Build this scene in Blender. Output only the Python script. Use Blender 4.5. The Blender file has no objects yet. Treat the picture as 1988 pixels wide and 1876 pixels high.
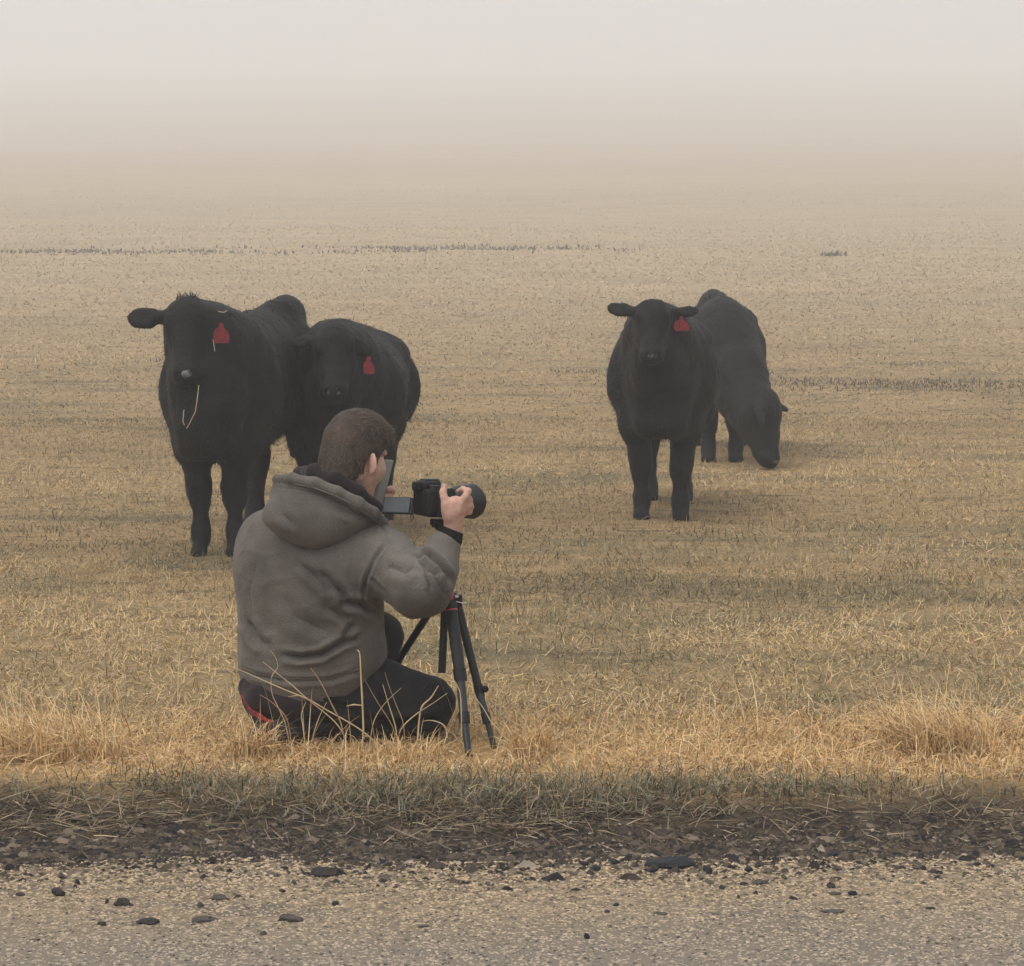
import bpy, math, random
import numpy as np
from mathutils import Vector, Matrix

R = math.radians
rng = np.random.default_rng(7)
random.seed(7)
sc = bpy.context.scene
col = sc.collection

# ------------------------------------------------------------------ camera
F = 4550.0            # focal length, in units where the picture is 1988 x 1876
CX, CY = 994.0, 938.0
EYE = 1.29
PITCH = math.atan(337.0 / F)
cam_d = bpy.data.cameras.new("camera_view")
cam = bpy.data.objects.new("camera_view", cam_d)
col.objects.link(cam)
cam.location = (0, 0, EYE)
cam.rotation_euler = (math.pi / 2 - PITCH, 0, 0)
cam_d.sensor_fit = 'HORIZONTAL'
cam_d.angle = 2 * math.atan(CX / F)
cam_d.clip_start = 0.1
cam_d.clip_end = 3000
sc.camera = cam

# ------------------------------------------------------------------ world, sun, exposure
SUN_EL, SUN_AZ = R(60), R(228)      # azimuth clockwise from +Y
w = bpy.data.worlds.new("World")
sc.world = w
w.use_nodes = True
nt = w.node_tree
bg = nt.nodes["Background"]
sky = nt.nodes.new("ShaderNodeTexSky")
sky.sky_type = 'NISHITA'
sky.sun_disc = False
sky.sun_elevation = SUN_EL
sky.sun_rotation = SUN_AZ
sky.dust_density = 4.0
sky.ozone_density = 1.0
hs = nt.nodes.new("ShaderNodeHueSaturation")      # an overcast sky: the blue is hidden by cloud
hs.inputs['Saturation'].default_value = 0.26
tintn = nt.nodes.new("ShaderNodeMix"); tintn.data_type = 'RGBA'; tintn.blend_type = 'MULTIPLY'
tintn.inputs[0].default_value = 1.0
tintn.inputs[7].default_value = (.992, .998, 1.0, 1)
nt.links.new(sky.outputs[0], hs.inputs['Color'])
nt.links.new(hs.outputs[0], tintn.inputs[6])
nt.links.new(tintn.outputs[2], bg.inputs['Color'])
bg.inputs['Strength'].default_value = 0.15
sd = bpy.data.lights.new("sun", 'SUN')
sd.energy = 1.0
sd.angle = R(48)
sd.color = (1.0, 0.975, 0.945)
so = bpy.data.objects.new("sun", sd)
col.objects.link(so)
# direction towards the sun
sdir = Vector((math.sin(SUN_AZ) * math.cos(SUN_EL), math.cos(SUN_AZ) * math.cos(SUN_EL), math.sin(SUN_EL)))
so.rotation_euler = sdir.to_track_quat('Z', 'Y').to_euler()
so.location = (0, 0, 60)
vs = sc.view_settings
vs.view_transform = 'Standard'
vs.look = 'None'
vs.exposure = 0.64
vs.gamma = 1
vs.use_curve_mapping = False
sc.render.engine = 'CYCLES'
sc.cycles.use_denoising = True
sc.cycles.max_bounces = 8
sc.cycles.diffuse_bounces = 3
sc.cycles.volume_bounces = 3

# ------------------------------------------------------------------ pixel <-> place
_cp, _sp = math.cos(PITCH), math.sin(PITCH)
def P(px, py, D):
    """the point that stands D metres in front of the camera on the ray of a picture point"""
    u = (px - CX) / F; v = (CY - py) / F
    y = _cp + v * _sp; z = -_sp + v * _cp
    k = D / y
    return np.array((u * k, D, EYE + z * k))
def proj(V):
    V = np.asarray(V, float)
    y = V[:, 1]; z = V[:, 2] - EYE
    fw = y * _cp - z * _sp; up = y * _sp + z * _cp
    return CX + F * V[:, 0] / fw, CY - F * up / fw

# ------------------------------------------------------------------ noise
_LAT = rng.random((32, 32, 32)).astype(np.float32)
def vnoise(p):
    p = np.asarray(p, np.float32)
    i = np.floor(p).astype(np.int32); f = p - i
    f = f * f * (3 - 2 * f)
    i0 = i & 31; i1 = (i + 1) & 31
    r = 0
    for a in (0, 1):
        xa = i1[..., 0] if a else i0[..., 0]; wa = f[..., 0] if a else 1 - f[..., 0]
        for b in (0, 1):
            yb = i1[..., 1] if b else i0[..., 1]; wb = f[..., 1] if b else 1 - f[..., 1]
            for c in (0, 1):
                zc = i1[..., 2] if c else i0[..., 2]; wc = f[..., 2] if c else 1 - f[..., 2]
                r = r + wa * wb * wc * _LAT[xa, yb, zc]
    return r
def fbm(p, o=3):
    p = np.asarray(p, np.float32); s = 0; a = .5; t = 0
    for k in range(o):
        s = s + a * vnoise(p * 2 ** k + 7.3 * k); t += a; a *= .5
    return s / t
def n2(x, y, sx, sy=None, z=0.0, o=3):
    sy = sy or sx
    return fbm(np.stack([x * sx, y * sy, np.full_like(x, z)], -1), o)

# ------------------------------------------------------------------ implicit bodies -> one continuous mesh
def nrm(v):
    v = np.asarray(v, float); return v / np.linalg.norm(v)
class Body:
    def __init__(s, lo, hi, h):
        s.lo = np.asarray(lo, float); s.h = h
        n = np.ceil((np.asarray(hi, float) - s.lo) / h).astype(int) + 1
        s.n = n; s.V = np.full(tuple(n), 1.0, np.float32)
    def _sub(s, lo, hi, k):
        a = np.clip(np.floor((np.asarray(lo) - k - s.lo) / s.h).astype(int) - 2, 0, s.n)
        b = np.clip(np.ceil((np.asarray(hi) + k - s.lo) / s.h).astype(int) + 3, 0, s.n)
        if np.any(b <= a): return None
        sl = tuple(slice(a[i], b[i]) for i in range(3))
        ax = [(s.lo[i] + s.h * np.arange(a[i], b[i])).astype(np.float32) for i in range(3)]
        return sl, np.stack(np.meshgrid(*ax, indexing='ij'), -1)
    def _mix(s, sl, d, k, cut):
        V = s.V[sl]
        if cut:
            d = -d
            if k > 0:
                h = np.maximum(k - np.abs(V - d), 0) / k
                s.V[sl] = np.maximum(V, d) + h * h * k * .25
            else: s.V[sl] = np.maximum(V, d)
        else:
            if k > 0:
                h = np.maximum(k - np.abs(V - d), 0) / k
                s.V[sl] = np.minimum(V, d) - h * h * k * .25
            else: s.V[sl] = np.minimum(V, d)
    def cap(s, a, b, ra, rb=None, k=.02, flat=None, cut=False):
        a = np.asarray(a, float); b = np.asarray(b, float); rb = ra if rb is None else rb
        m = max(ra, rb) * (1 if not flat else max(1, flat[1]))
        g = s._sub(np.minimum(a, b) - m, np.maximum(a, b) + m, k)
        if g is None: return
        sl, X = g
        ab = (b - a).astype(np.float32); q = X - a.astype(np.float32)
        t = np.clip(q @ ab / max(float(ab @ ab), 1e-9), 0, 1)
        q = q - t[..., None] * ab
        if flat:
            n = nrm(flat[0]).astype(np.float32); f = flat[1]
            q = q + (1 / f - 1) * (q @ n)[..., None] * n
            d = (np.sqrt((q * q).sum(-1)) - (ra + (rb - ra) * t)) * min(f, 1)
        else:
            d = np.sqrt((q * q).sum(-1)) - (ra + (rb - ra) * t)
        s._mix(sl, d, k, cut)
    def chain(s, pts, rs, k=.02, **kw):
        for i in range(len(pts) - 1): s.cap(pts[i], pts[i + 1], rs[i], rs[i + 1], k, **kw)
    def ell(s, c, r, M=None, k=.02, cut=False):
        c = np.asarray(c, float); r = np.asarray(r, float); m = r.max()
        g = s._sub(c - m, c + m, k)
        if g is None: return
        sl, X = g
        q = X - c.astype(np.float32)
        if M is not None: q = q @ np.asarray(M, np.float32).T     # rows of M: own axes
        rr = r.astype(np.float32)
        k0 = np.sqrt(((q / rr) ** 2).sum(-1)); k1 = np.sqrt(((q / rr ** 2) ** 2).sum(-1))
        d = np.where(k1 > 1e-6, k0 * (k0 - 1) / np.maximum(k1, 1e-6), -r.min())
        s._mix(sl, d, k, cut)
    def loft(s, st, lat, dep, k=.0, sub=5):
        """st: rows (x,y,z,half width along lat,half depth along dep); smooth trunk through the stations"""
        st = np.asarray(st, float); n = len(st)
        pts = []
        for i in range(n - 1):
            p0 = st[max(i - 1, 0)]; p1 = st[i]; p2 = st[i + 1]; p3 = st[min(i + 2, n - 1)]
            for t in np.linspace(0, 1, sub, endpoint=False):
                pts.append(.5 * ((2 * p1) + (p2 - p0) * t + (2 * p0 - 5 * p1 + 4 * p2 - p3) * t * t + (-p0 + 3 * p1 - 3 * p2 + p3) * t ** 3))
        pts.append(st[-1]); pts = np.array(pts)
        lat = nrm(lat).astype(np.float32); dep = nrm(dep).astype(np.float32)
        for i in range(len(pts) - 1):
            a, b = pts[i, :3], pts[i + 1, :3]; m = max(pts[i, 3:].max(), pts[i + 1, 3:].max())
            g = s._sub(np.minimum(a, b) - m, np.maximum(a, b) + m, k)
            if g is None: continue
            sl, X = g
            ab = (b - a).astype(np.float32); L2 = max(float(ab @ ab), 1e-9)
            q = X - a.astype(np.float32); t = np.clip(q @ ab / L2, 0, 1); q = q - t[..., None] * ab
            W = pts[i, 3] + (pts[i + 1, 3] - pts[i, 3]) * t; H = pts[i, 4] + (pts[i + 1, 4] - pts[i, 4]) * t
            ql = q @ lat; qd = q @ dep
            qa = q - ql[..., None] * lat - qd[..., None] * dep
            mn = np.minimum(W, H)
            rho = np.sqrt((ql / W) ** 2 + (qd / H) ** 2 + (qa * qa).sum(-1) / (mn * .6) ** 2)
            s._mix(sl, ((rho - 1) * mn).astype(np.float32), k, False)
    def plane_cut(s, p, n, k=.004):
        """remove what lies on the side n points to"""
        ax = [(s.lo[i] + s.h * np.arange(s.n[i])).astype(np.float32) for i in range(3)]
        n = nrm(n); p = np.asarray(p, float)
        d = (ax[0][:, None, None] - p[0]) * n[0] + (ax[1][None, :, None] - p[1]) * n[1] + (ax[2][None, None, :] - p[2]) * n[2]
        s.V = np.maximum(s.V, d.astype(np.float32))
    def mesh(s):
        V = s.V; S = V < 0
        S[0] = S[-1] = False; S[:, 0] = S[:, -1] = False; S[:, :, 0] = S[:, :, -1] = False
        V = np.where(S, V, np.maximum(V, 1e-5))
        c = np.zeros(tuple(s.n - 1), np.int8)
        for a in (0, 1):
            for b in (0, 1):
                for d in (0, 1):
                    c += S[a:s.n[0] - 1 + a, b:s.n[1] - 1 + b, d:s.n[2] - 1 + d]
        act = (c > 0) & (c < 8)
        I, J, K = np.nonzero(act)
        idx = np.full(act.shape, -1, np.int32); idx[act] = np.arange(len(I))
        acc = np.zeros((len(I), 3)); cnt = np.zeros(len(I))
        cs = [(a, b, d) for a in (0, 1) for b in (0, 1) for d in (0, 1)]
        vals = {q: V[I + q[0], J + q[1], K + q[2]].astype(float) for q in cs}
        for q in cs:
            for ax in range(3):
                if q[ax] == 0:
                    q2 = list(q); q2[ax] = 1; q2 = tuple(q2)
                    va, vb = vals[q], vals[q2]; m = (va < 0) != (vb < 0)
                    t = va[m] / (va[m] - vb[m])
                    e = np.tile(np.array(q, float), (m.sum(), 1)); e[:, ax] = t
                    acc[m] += e; cnt[m] += 1
        verts = s.lo + s.h * (np.stack([I, J, K], 1) + acc / cnt[:, None])
        quads = []
        n = s.n
        for ax in range(3):
            o = [i for i in range(3) if i != ax]
            sa = [slice(1, None)] * 3; sb = [slice(1, None)] * 3
            sa[ax] = slice(0, -1); sb[ax] = slice(1, None)
            A = S[tuple(sa)]; B = S[tuple(sb)]
            ch = np.nonzero(A != B)
            g = [x.copy() for x in ch]
            for q in o: g[q] = g[q] + 1
            ins = A[ch]
            def cell(d1, d2):
                gg = [x.copy() for x in g]
                gg[o[0]] = gg[o[0]] + d1; gg[o[1]] = gg[o[1]] + d2
                ok = np.ones(len(gg[0]), bool)
                for z in range(3):
                    ok &= (gg[z] >= 0) & (gg[z] < n[z] - 1); gg[z] = np.clip(gg[z], 0, n[z] - 2)
                r = idx[gg[0], gg[1], gg[2]]; r[~ok] = -1
                return r
            q4 = np.stack([cell(-1, -1), cell(0, -1), cell(0, 0), cell(-1, 0)], 1)
            fl = ins if ax != 1 else ~ins
            q4[~fl] = q4[~fl][:, ::-1]
            quads.append(q4[(q4 >= 0).all(1)])
        return verts, np.concatenate(quads)

def normals_of(V, Q):
    n = np.zeros_like(V)
    fn = np.cross(V[Q[:, 2]] - V[Q[:, 0]], V[Q[:, 3]] - V[Q[:, 1]])
    for i in range(Q.shape[1]): np.add.at(n, Q[:, i], fn)
    return n / np.maximum(np.linalg.norm(n, axis=1, keepdims=True), 1e-12)

# ------------------------------------------------------------------ mesh and object helpers
def mesh_np(name, V, Fc, smooth=True, colr=None):
    """V (n,3); Fc (m,k) array or list of such arrays"""
    if not isinstance(Fc, list): Fc = [Fc]
    me = bpy.data.meshes.new(name)
    V = np.asarray(V, np.float32)
    me.vertices.add(len(V)); me.vertices.foreach_set('co', V.ravel())
    loops = np.concatenate([f.ravel() for f in Fc]).astype(np.int32)
    sizes = np.concatenate([np.full(len(f), f.shape[1], np.int32) for f in Fc])
    me.loops.add(len(loops)); me.loops.foreach_set('vertex_index', loops)
    me.polygons.add(len(sizes))
    st = np.concatenate([[0], np.cumsum(sizes)[:-1]]).astype(np.int32)
    me.polygons.foreach_set('loop_start', st)
    me.polygons.foreach_set('use_smooth', np.full(len(sizes), smooth, bool))
    if colr is not None:
        a = me.color_attributes.new('tint', 'FLOAT_COLOR', 'POINT')
        c = np.ones((len(V), 4), np.float32); c[:, :3] = colr
        a.data.foreach_set('color', c.ravel())
    me.update(); me.validate()
    return me
def link(name, me, mat=None, parent=None, **props):
    o = bpy.data.objects.new(name, me)
    col.objects.link(o)
    if mat is not None and me is not None and not me.materials: me.materials.append(mat)
    if parent is not None:
        o.parent = parent
        o.matrix_parent_inverse = parent.matrix_basis.inverted()
    for k, v in props.items(): o[k] = v
    return o
def thing(name, label, cat, loc=(0, 0, 0), group=None):
    o = bpy.data.objects.new(name, None); col.objects.link(o)
    o.location = loc; o.empty_display_size = .1
    o['label'] = label; o['category'] = cat
    if group: o['group'] = group
    return o
class MB:
    """collects small hard shapes into one mesh"""
    def __init__(s): s.v = []; s.f = []
    def add(s, V, Fs):
        n = sum(len(x) for x in s.v)
        s.v.append(np.asarray(V, float)); s.f += [tuple(int(i) + n for i in f) for f in Fs]
        return s
    def tube(s, pts, r, n=12, flat=None, cap=True):
        pts = [np.asarray(p, float) for p in pts]
        rs = r if hasattr(r, '__len__') else [r] * len(pts)
        V = []; Fs = []
        t0 = nrm(pts[1] - pts[0]); ref = np.array((0, 0, 1.)) if abs(t0[2]) < .9 else np.array((1., 0, 0))
        if flat is not None: ref = nrm(flat[0])
        for i, p in enumerate(pts):
            t = nrm(pts[min(i + 1, len(pts) - 1)] - pts[max(i - 1, 0)])
            rf = ref if abs(t @ ref) < .97 else np.array((.31, .9, .3))
            u = nrm(np.cross(t, rf)); v_ = np.cross(u, t)
            for k in range(n):
                a = 2 * math.pi * k / n
                V.append(p + rs[i] * (math.cos(a) * u + math.sin(a) * v_ * (flat[1] if flat else 1)))
        for i in range(len(pts) - 1):
            for k in range(n):
                a = i * n + k; b = i * n + (k + 1) % n
                Fs.append((a, b, b + n, a + n))
        if cap:
            Fs.append(tuple(range(n - 1, -1, -1))); Fs.append(tuple(range((len(pts) - 1) * n, len(pts) * n)))
        return s.add(V, Fs)
    def box(s, c, ex, ey, ez, bev=.0):
        """box about c with half-edge vectors; bevelled corners by shrinking"""
        c = np.asarray(c, float); e = [np.asarray(x, float) for x in (ex, ey, ez)]
        L = [np.linalg.norm(x) for x in e]
        if bev <= 0:
            V = [c + a * e[0] + b * e[1] + d * e[2] for a in (-1, 1) for b in (-1, 1) for d in (-1, 1)]
            Fs = [(0, 1, 3, 2), (4, 6, 7, 5), (0, 4, 5, 1), (2, 3, 7, 6), (0, 2, 6, 4), (1, 5, 7, 3)]
            return s.add(V, Fs)
        import bmesh
        bm = bmesh.new(); bmesh.ops.create_cube(bm, size=2)
        for v in bm.verts: v.co = Vector((v.co.x * L[0], v.co.y * L[1], v.co.z * L[2]))
        bmesh.ops.bevel(bm, geom=bm.edges[:], offset=bev, segments=3, affect='EDGES', profile=.5)
        u = [x / l for x, l in zip(e, L)]
        bm.verts.index_update()
        V = [c + v.co.x * u[0] + v.co.y * u[1] + v.co.z * u[2] for v in bm.verts]
        Fs = [tuple(v.index for v in f.verts) for f in bm.faces]
        bm.free()
        return s.add(V, Fs)
    def ball(s, c, r, M=None, n=12):
        c = np.asarray(c, float); r = np.broadcast_to(np.asarray(r, float), (3,))
        M = np.eye(3) if M is None else np.asarray(M, float)
        V = []; Fs = []
        for i in range(n + 1):
            th = math.pi * i / n
            for k in range(2 * n):
                ph = math.pi * k / n
                q = np.array((math.sin(th) * math.cos(ph), math.sin(th) * math.sin(ph), math.cos(th))) * r
                V.append(c + q @ M)
        for i in range(n):
            for k in range(2 * n):
                a = i * 2 * n + k; b = i * 2 * n + (k + 1) % (2 * n)
                if i == 0: Fs.append((a, a + 2 * n, b + 2 * n))
                elif i == n - 1: Fs.append((a, a + 2 * n, b))
                else: Fs.append((a, a + 2 * n, b + 2 * n, b))
        return s.add(V, Fs)
    def build(s, name, mat, parent=None, smooth=True, **props):
        me = bpy.data.meshes.new(name)
        me.from_pydata([tuple(x) for x in np.concatenate(s.v)], [], s.f)
        me.validate()
        for p in me.polygons: p.use_smooth = smooth
        if smooth:
            try: me.set_sharp_from_angle(angle=R(40))
            except Exception: pass
        return link(name, me, mat, parent, **props)

# ------------------------------------------------------------------ materials
def mat(name, base=(.5, .5, .5), rough=.7, spec=.3, metal=0, sheen=0, noise=None, bump=None, attr=False, coat=0, grain=None):
    """noise: (scale, other colour, detail, (stretch)); bump: (scale, strength, distance)"""
    m = bpy.data.materials.new(name); m.use_nodes = True
    t = m.node_tree; b = t.nodes['Principled BSDF']
    b.inputs['Base Color'].default_value = (*base, 1)
    b.inputs['Roughness'].default_value = rough
    b.inputs['Specular IOR Level'].default_value = spec
    b.inputs['Metallic'].default_value = metal
    if sheen:
        b.inputs['Sheen Weight'].default_value = sheen; b.inputs['Sheen Roughness'].default_value = .5
    if coat: b.inputs['Coat Weight'].default_value = coat
    tc = t.nodes.new('ShaderNodeTexCoord')
    if attr:
        a = t.nodes.new('ShaderNodeAttribute'); a.attribute_name = 'tint'
        t.links.new(a.outputs['Color'], b.inputs['Base Color'])
    if noise:
        mp = t.nodes.new('ShaderNodeMapping')
        if len(noise) > 3: mp.inputs['Scale'].default_value = noise[3]
        t.links.new(tc.outputs['Object'], mp.inputs[0])
        nz = t.nodes.new('ShaderNodeTexNoise'); nz.inputs['Scale'].default_value = noise[0]; nz.inputs['Detail'].default_value = noise[2]
        t.links.new(mp.outputs[0], nz.inputs['Vector'])
        rp = t.nodes.new('ShaderNodeValToRGB')
        rp.color_ramp.elements[0].position = .34; rp.color_ramp.elements[0].color = (*base, 1)
        rp.color_ramp.elements[1].position = .68; rp.color_ramp.elements[1].color = (*noise[1], 1)
        t.links.new(nz.outputs['Fac'], rp.inputs[0]); t.links.new(rp.outputs[0], b.inputs['Base Color'])
    if grain:                # thread-fine speckle of lighter and darker yarn
        gn = t.nodes.new('ShaderNodeTexNoise'); gn.inputs['Scale'].default_value = grain[0]; gn.inputs['Detail'].default_value = 2
        t.links.new(tc.outputs['Object'], gn.inputs['Vector'])
        gr = t.nodes.new('ShaderNodeMapRange'); gr.inputs[1].default_value = .3; gr.inputs[2].default_value = .7
        gr.inputs[3].default_value = 1 - grain[1]; gr.inputs[4].default_value = 1 + grain[1]
        t.links.new(gn.outputs['Fac'], gr.inputs[0])
        vm = t.nodes.new('ShaderNodeVectorMath'); vm.operation = 'SCALE'
        src = b.inputs['Base Color'].links[0].from_socket
        t.links.new(src, vm.inputs[0]); t.links.new(gr.outputs[0], vm.inputs['Scale']); t.links.new(vm.outputs[0], b.inputs['Base Color'])
    if bump:
        nb = t.nodes.new('ShaderNodeTexNoise'); nb.inputs['Scale'].default_value = bump[0]; nb.inputs['Detail'].default_value = 6
        t.links.new(tc.outputs['Object'], nb.inputs['Vector'])
        bp = t.nodes.new('ShaderNodeBump'); bp.inputs['Strength'].default_value = bump[1]; bp.inputs['Distance'].default_value = bump[2]
        t.links.new(nb.outputs['Fac'], bp.inputs['Height']); t.links.new(bp.outputs[0], b.inputs['Normal'])
    return m
M_blade = mat('dry_blades', attr=True, rough=.75, spec=.2)
M_stone = mat('stone_chips', attr=True, rough=.85, spec=.25, bump=(300, .4, .002))
M_fur = mat('black_fur', (.006, .0055, .005), .6, .16, sheen=.02, noise=(6, (.012, .0098, .008), 8), bump=(120, .7, .01))
M_hair_strand = mat('black_fur_strand', (.008, .007, .0063), .55, .22)
M_nose = mat('wet_nose', (.035, .036, .038), .22, .8, noise=(22, (.16, .165, .17), 4), bump=(160, .4, .002))  # pale grey mottling paints the wet highlight into the colour
M_eye = mat('dark_eye', (.006, .005, .004), .08, .6)
M_tag = mat('red_plastic', (.23, .022, .030), .6, .2, noise=(45, (.12, .016, .020), 6))
M_skin = mat('skin', (.47, .265, .195), .55, .3, noise=(60, (.56, .34, .26), 6), bump=(180, .25, .001))
M_nail = mat('nail', (.62, .40, .34), .3, .5)
M_jacket = mat('grey_canvas', (.080, .069, .058), .92, .12, sheen=.08, noise=(6, (.155, .137, .118), 14), bump=(170, .8, .003), grain=(420, .30))
M_jacket_seam = mat('grey_canvas_seam', (.17, .155, .135), .9, .15, noise=(90, (.12, .106, .093), 4), bump=(400, .4, .001))
M_lining = mat('dark_lining', (.022, .016, .016), .95, .1, sheen=.1, bump=(200, .5, .002))
M_jeans = mat('dark_denim', (.012, .0115, .0125), .92, .1, sheen=.05, noise=(14, (.021, .020, .021), 9), bump=(320, .4, .0012))
M_knit = mat('black_knit', (.012, .011, .011), .95, .1, bump=(250, .6, .002))
M_red_cloth = mat('red_cloth', (.30, .03, .035), .9, .15, noise=(60, (.10, .02, .025), 3))
M_boot = mat('dark_leather', (.020, .017, .015), .6, .3, bump=(120, .5, .002))
M_brown_hair = mat('brown_hair', (.032, .020, .0135), .6, .3, noise=(22, (.072, .046, .030), 8), bump=(260, .8, .003))
M_brown_strand = mat('brown_hair_strand', attr=True, rough=.5, spec=.35)
M_blackplastic = mat('black_plastic', (.010, .010, .010), .55, .35, bump=(500, .25, .0006))
M_rubber = mat('black_rubber', (.010, .010, .010), .75, .25, bump=(700, .4, .0006))
M_greyplastic = mat('grey_plastic', (.016, .0175, .018), .5, .4)
M_screen = mat('grey_screen', (.075, .084, .088), .6, .2, noise=(40, (.060, .068, .073), 4))
M_glass = mat('lens_glass', (.01, .01, .015), .05, .8)
M_greyslab = mat('grey_slab', (.24, .25, .24), .55, .35, noise=(14, (.20, .21, .205), 3))
M_tube = mat('black_tube', (.011, .011, .011), .45, .4)
M_tube2 = mat('dark_grey_tube', (.026, .027, .028), .42, .45, noise=(30, (.018, .019, .02), 3))
M_redplastic = mat('red_badge', (.70, .07, .09), .45, .4)
M_white = mat('white_print', (.75, .72, .70), .5, .3)
M_steel = mat('bare_steel', (.55, .55, .53), .3, .5, metal=1)

# ================================================================== THE SETTING
# ---- lie of the land: level by the road, then a long rise into the fog
_yk = np.array([-60, 13, 19, 60, 120, 400, 1120.]); _sk = np.array([0, 0, .034, .058, .082, .116, .116])
_yt = np.arange(-60, 1121, .25); _zt = np.concatenate([[0], np.cumsum(np.interp(_yt, _yk, _sk)[:-1] * .25)])
def terr(x, y):
    x = np.asarray(x, float); y = np.asarray(y, float)
    z = np.interp(y, _yt, _zt)
    near = np.clip((y - 6.2) / 2.0, 0, 1); far = np.clip((y - 18) / 60, 0, 1)
    z = z + near * .05 * (n2(x, y, .55, .55, 1.5, 2) - .5) + far * .9 * (n2(x, y, .02, .035, 4.5, 2) - .5)
    return z - .035 * np.exp(-((y - 5.75) / .28) ** 2)
def y_of_row(py, lo=8., hi=700.):
    for _ in range(60):
        m = .5 * (lo + hi)
        z = float(np.interp(m, _yt, _zt)); _, q = proj(np.array([[0, m, z]]))
        if q[0] > py: lo = m
        else: hi = m
    return lo

def node_mix(t, a, b, fac, kind='MIX'):
    m = t.nodes.new('ShaderNodeMix'); m.data_type = 'RGBA'; m.blend_type = kind
    for s_, v in ((6, a), (7, b)):
        if isinstance(v, tuple): m.inputs[s_].default_value = (*v, 1)
        else: t.links.new(v, m.inputs[s_])
    if isinstance(fac, (int, float)): m.inputs[0].default_value = fac
    else: t.links.new(fac, m.inputs[0])
    return m.outputs[2]
def node_noise(t, vec, scale, detail=5, stretch=(1, 1, 1), lo=.4, hi=.6, off=0.):
    mp = t.nodes.new('ShaderNodeMapping'); mp.inputs['Scale'].default_value = stretch; mp.inputs['Location'].default_value = (off, off * 1.7, off)
    t.links.new(vec, mp.inputs[0])
    n = t.nodes.new('ShaderNodeTexNoise'); n.inputs['Scale'].default_value = scale; n.inputs['Detail'].default_value = detail
    t.links.new(mp.outputs[0], n.inputs['Vector'])
    r = t.nodes.new('ShaderNodeMapRange'); r.inputs[1].default_value = lo; r.inputs[2].default_value = hi
    t.links.new(n.outputs['Fac'], r.inputs[0])
    return r.outputs[0]

def ground_material():
    m = bpy.data.materials.new('pasture_ground'); m.use_nodes = True
    t = m.node_tree; b = t.nodes['Principled BSDF']; b.inputs['Roughness'].default_value = .95; b.inputs['Specular IOR Level'].default_value = .1
    tc = t.nodes.new('ShaderNodeTexCoord').outputs['Object']
    straw, tan, olive, brown = (.33, .228, .114), (.235, .162, .080), (.125, .105, .058), (.080, .061, .041)
    c = node_mix(t, straw, tan, node_noise(t, tc, 9, 8, (1, 1.6, 1)))
    c = node_mix(t, c, olive, node_noise(t, tc, 1.1, 8, (.5, 1.3, 1), .50, .68, 3.1))
    c = node_mix(t, c, brown, node_noise(t, tc, 3.2, 9, (.6, 1.5, 1), .58, .70, 9.7))
    c = node_mix(t, c, olive, node_noise(t, tc, .09, 7, (.4, 1.0, 1), .50, .95, 5.3))
    c = node_mix(t, c, (.40, .285, .155), node_noise(t, tc, .05, 8, (.4, 1.3, 1), .45, 1.0, 1.3))
    c = node_mix(t, c, tan, node_noise(t, tc, .8, 8, (.5, 1.2, 1), .50, .85, 6.6))
    sx = t.nodes.new('ShaderNodeSeparateXYZ'); t.links.new(tc, sx.inputs[0])
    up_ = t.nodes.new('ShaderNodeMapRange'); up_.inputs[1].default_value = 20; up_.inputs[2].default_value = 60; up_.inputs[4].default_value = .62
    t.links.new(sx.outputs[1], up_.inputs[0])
    c = node_mix(t, c, node_mix(t, (.45, .345, .215), (.36, .27, .162), node_noise(t, tc, .5, 9, (.45, 1.2, 1), .38, .64, 2.9)), up_.outputs[0])     # ground paled with distance: extra fog veil put into the colour
    nn = node_noise(t, tc, 2.2, 5, (1, 1, 1), 0, 1, 2.2)
    ad = t.nodes.new('ShaderNodeMath'); ad.operation = 'MULTIPLY_ADD'; ad.inputs[1].default_value = .55
    t.links.new(nn, ad.inputs[0]); t.links.new(sx.outputs[1], ad.inputs[2])
    mr = t.nodes.new('ShaderNodeMapRange'); mr.inputs[1].default_value = 6.30; mr.inputs[2].default_value = 6.75
    t.links.new(ad.outputs[0], mr.inputs[0])
    gz_ = t.nodes.new('ShaderNodeMapRange'); gz_.inputs[1].default_value = 7.9; gz_.inputs[2].default_value = 7.1
    t.links.new(ad.outputs[0], gz_.inputs[0])
    c = node_mix(t, c, (.40, .26, .115), gz_.outputs[0])
    soil = node_mix(t, (.036, .026, .018), (.086, .063, .042), node_noise(t, tc, 14, 8, (1, 1, 1), .4, .65, 4.4))
    c = node_mix(t, soil, c, mr.outputs[0])
    t.links.new(c, b.inputs['Base Color'])
    nb = t.nodes.new('ShaderNodeTexNoise'); nb.inputs['Scale'].default_value = 30; nb.inputs['Detail'].default_value = 8
    t.links.new(tc, nb.inputs['Vector'])
    bp = t.nodes.new('ShaderNodeBump'); bp.inputs['Strength'].default_value = .8; bp.inputs['Distance'].default_value = .03
    t.links.new(nb.outputs['Fac'], bp.inputs['Height']); t.links.new(bp.outputs[0], b.inputs['Normal'])
    return m
ys = np.concatenate([np.arange(-50, 4, 3.), np.arange(4, 9, .10), np.arange(9, 30, .3), np.arange(30, 90, 1.), np.arange(90, 260, 4.), np.arange(260, 1101, 14.)])
sj = np.linspace(-1, 1, 161); xs = 330 * np.sinh(5.0 * sj) / np.sinh(5.0)
GX, GY = np.meshgrid(xs, ys, indexing='ij'); GZ = terr(GX, GY) - np.where(GY < 5.2, .02, 0)
nx, ny = GX.shape
ii = (np.arange(nx - 1)[:, None] * ny + np.arange(ny - 1)[None]).ravel()
gq = np.stack([ii, ii + ny, ii + ny + 1, ii + 1], 1)
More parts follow.
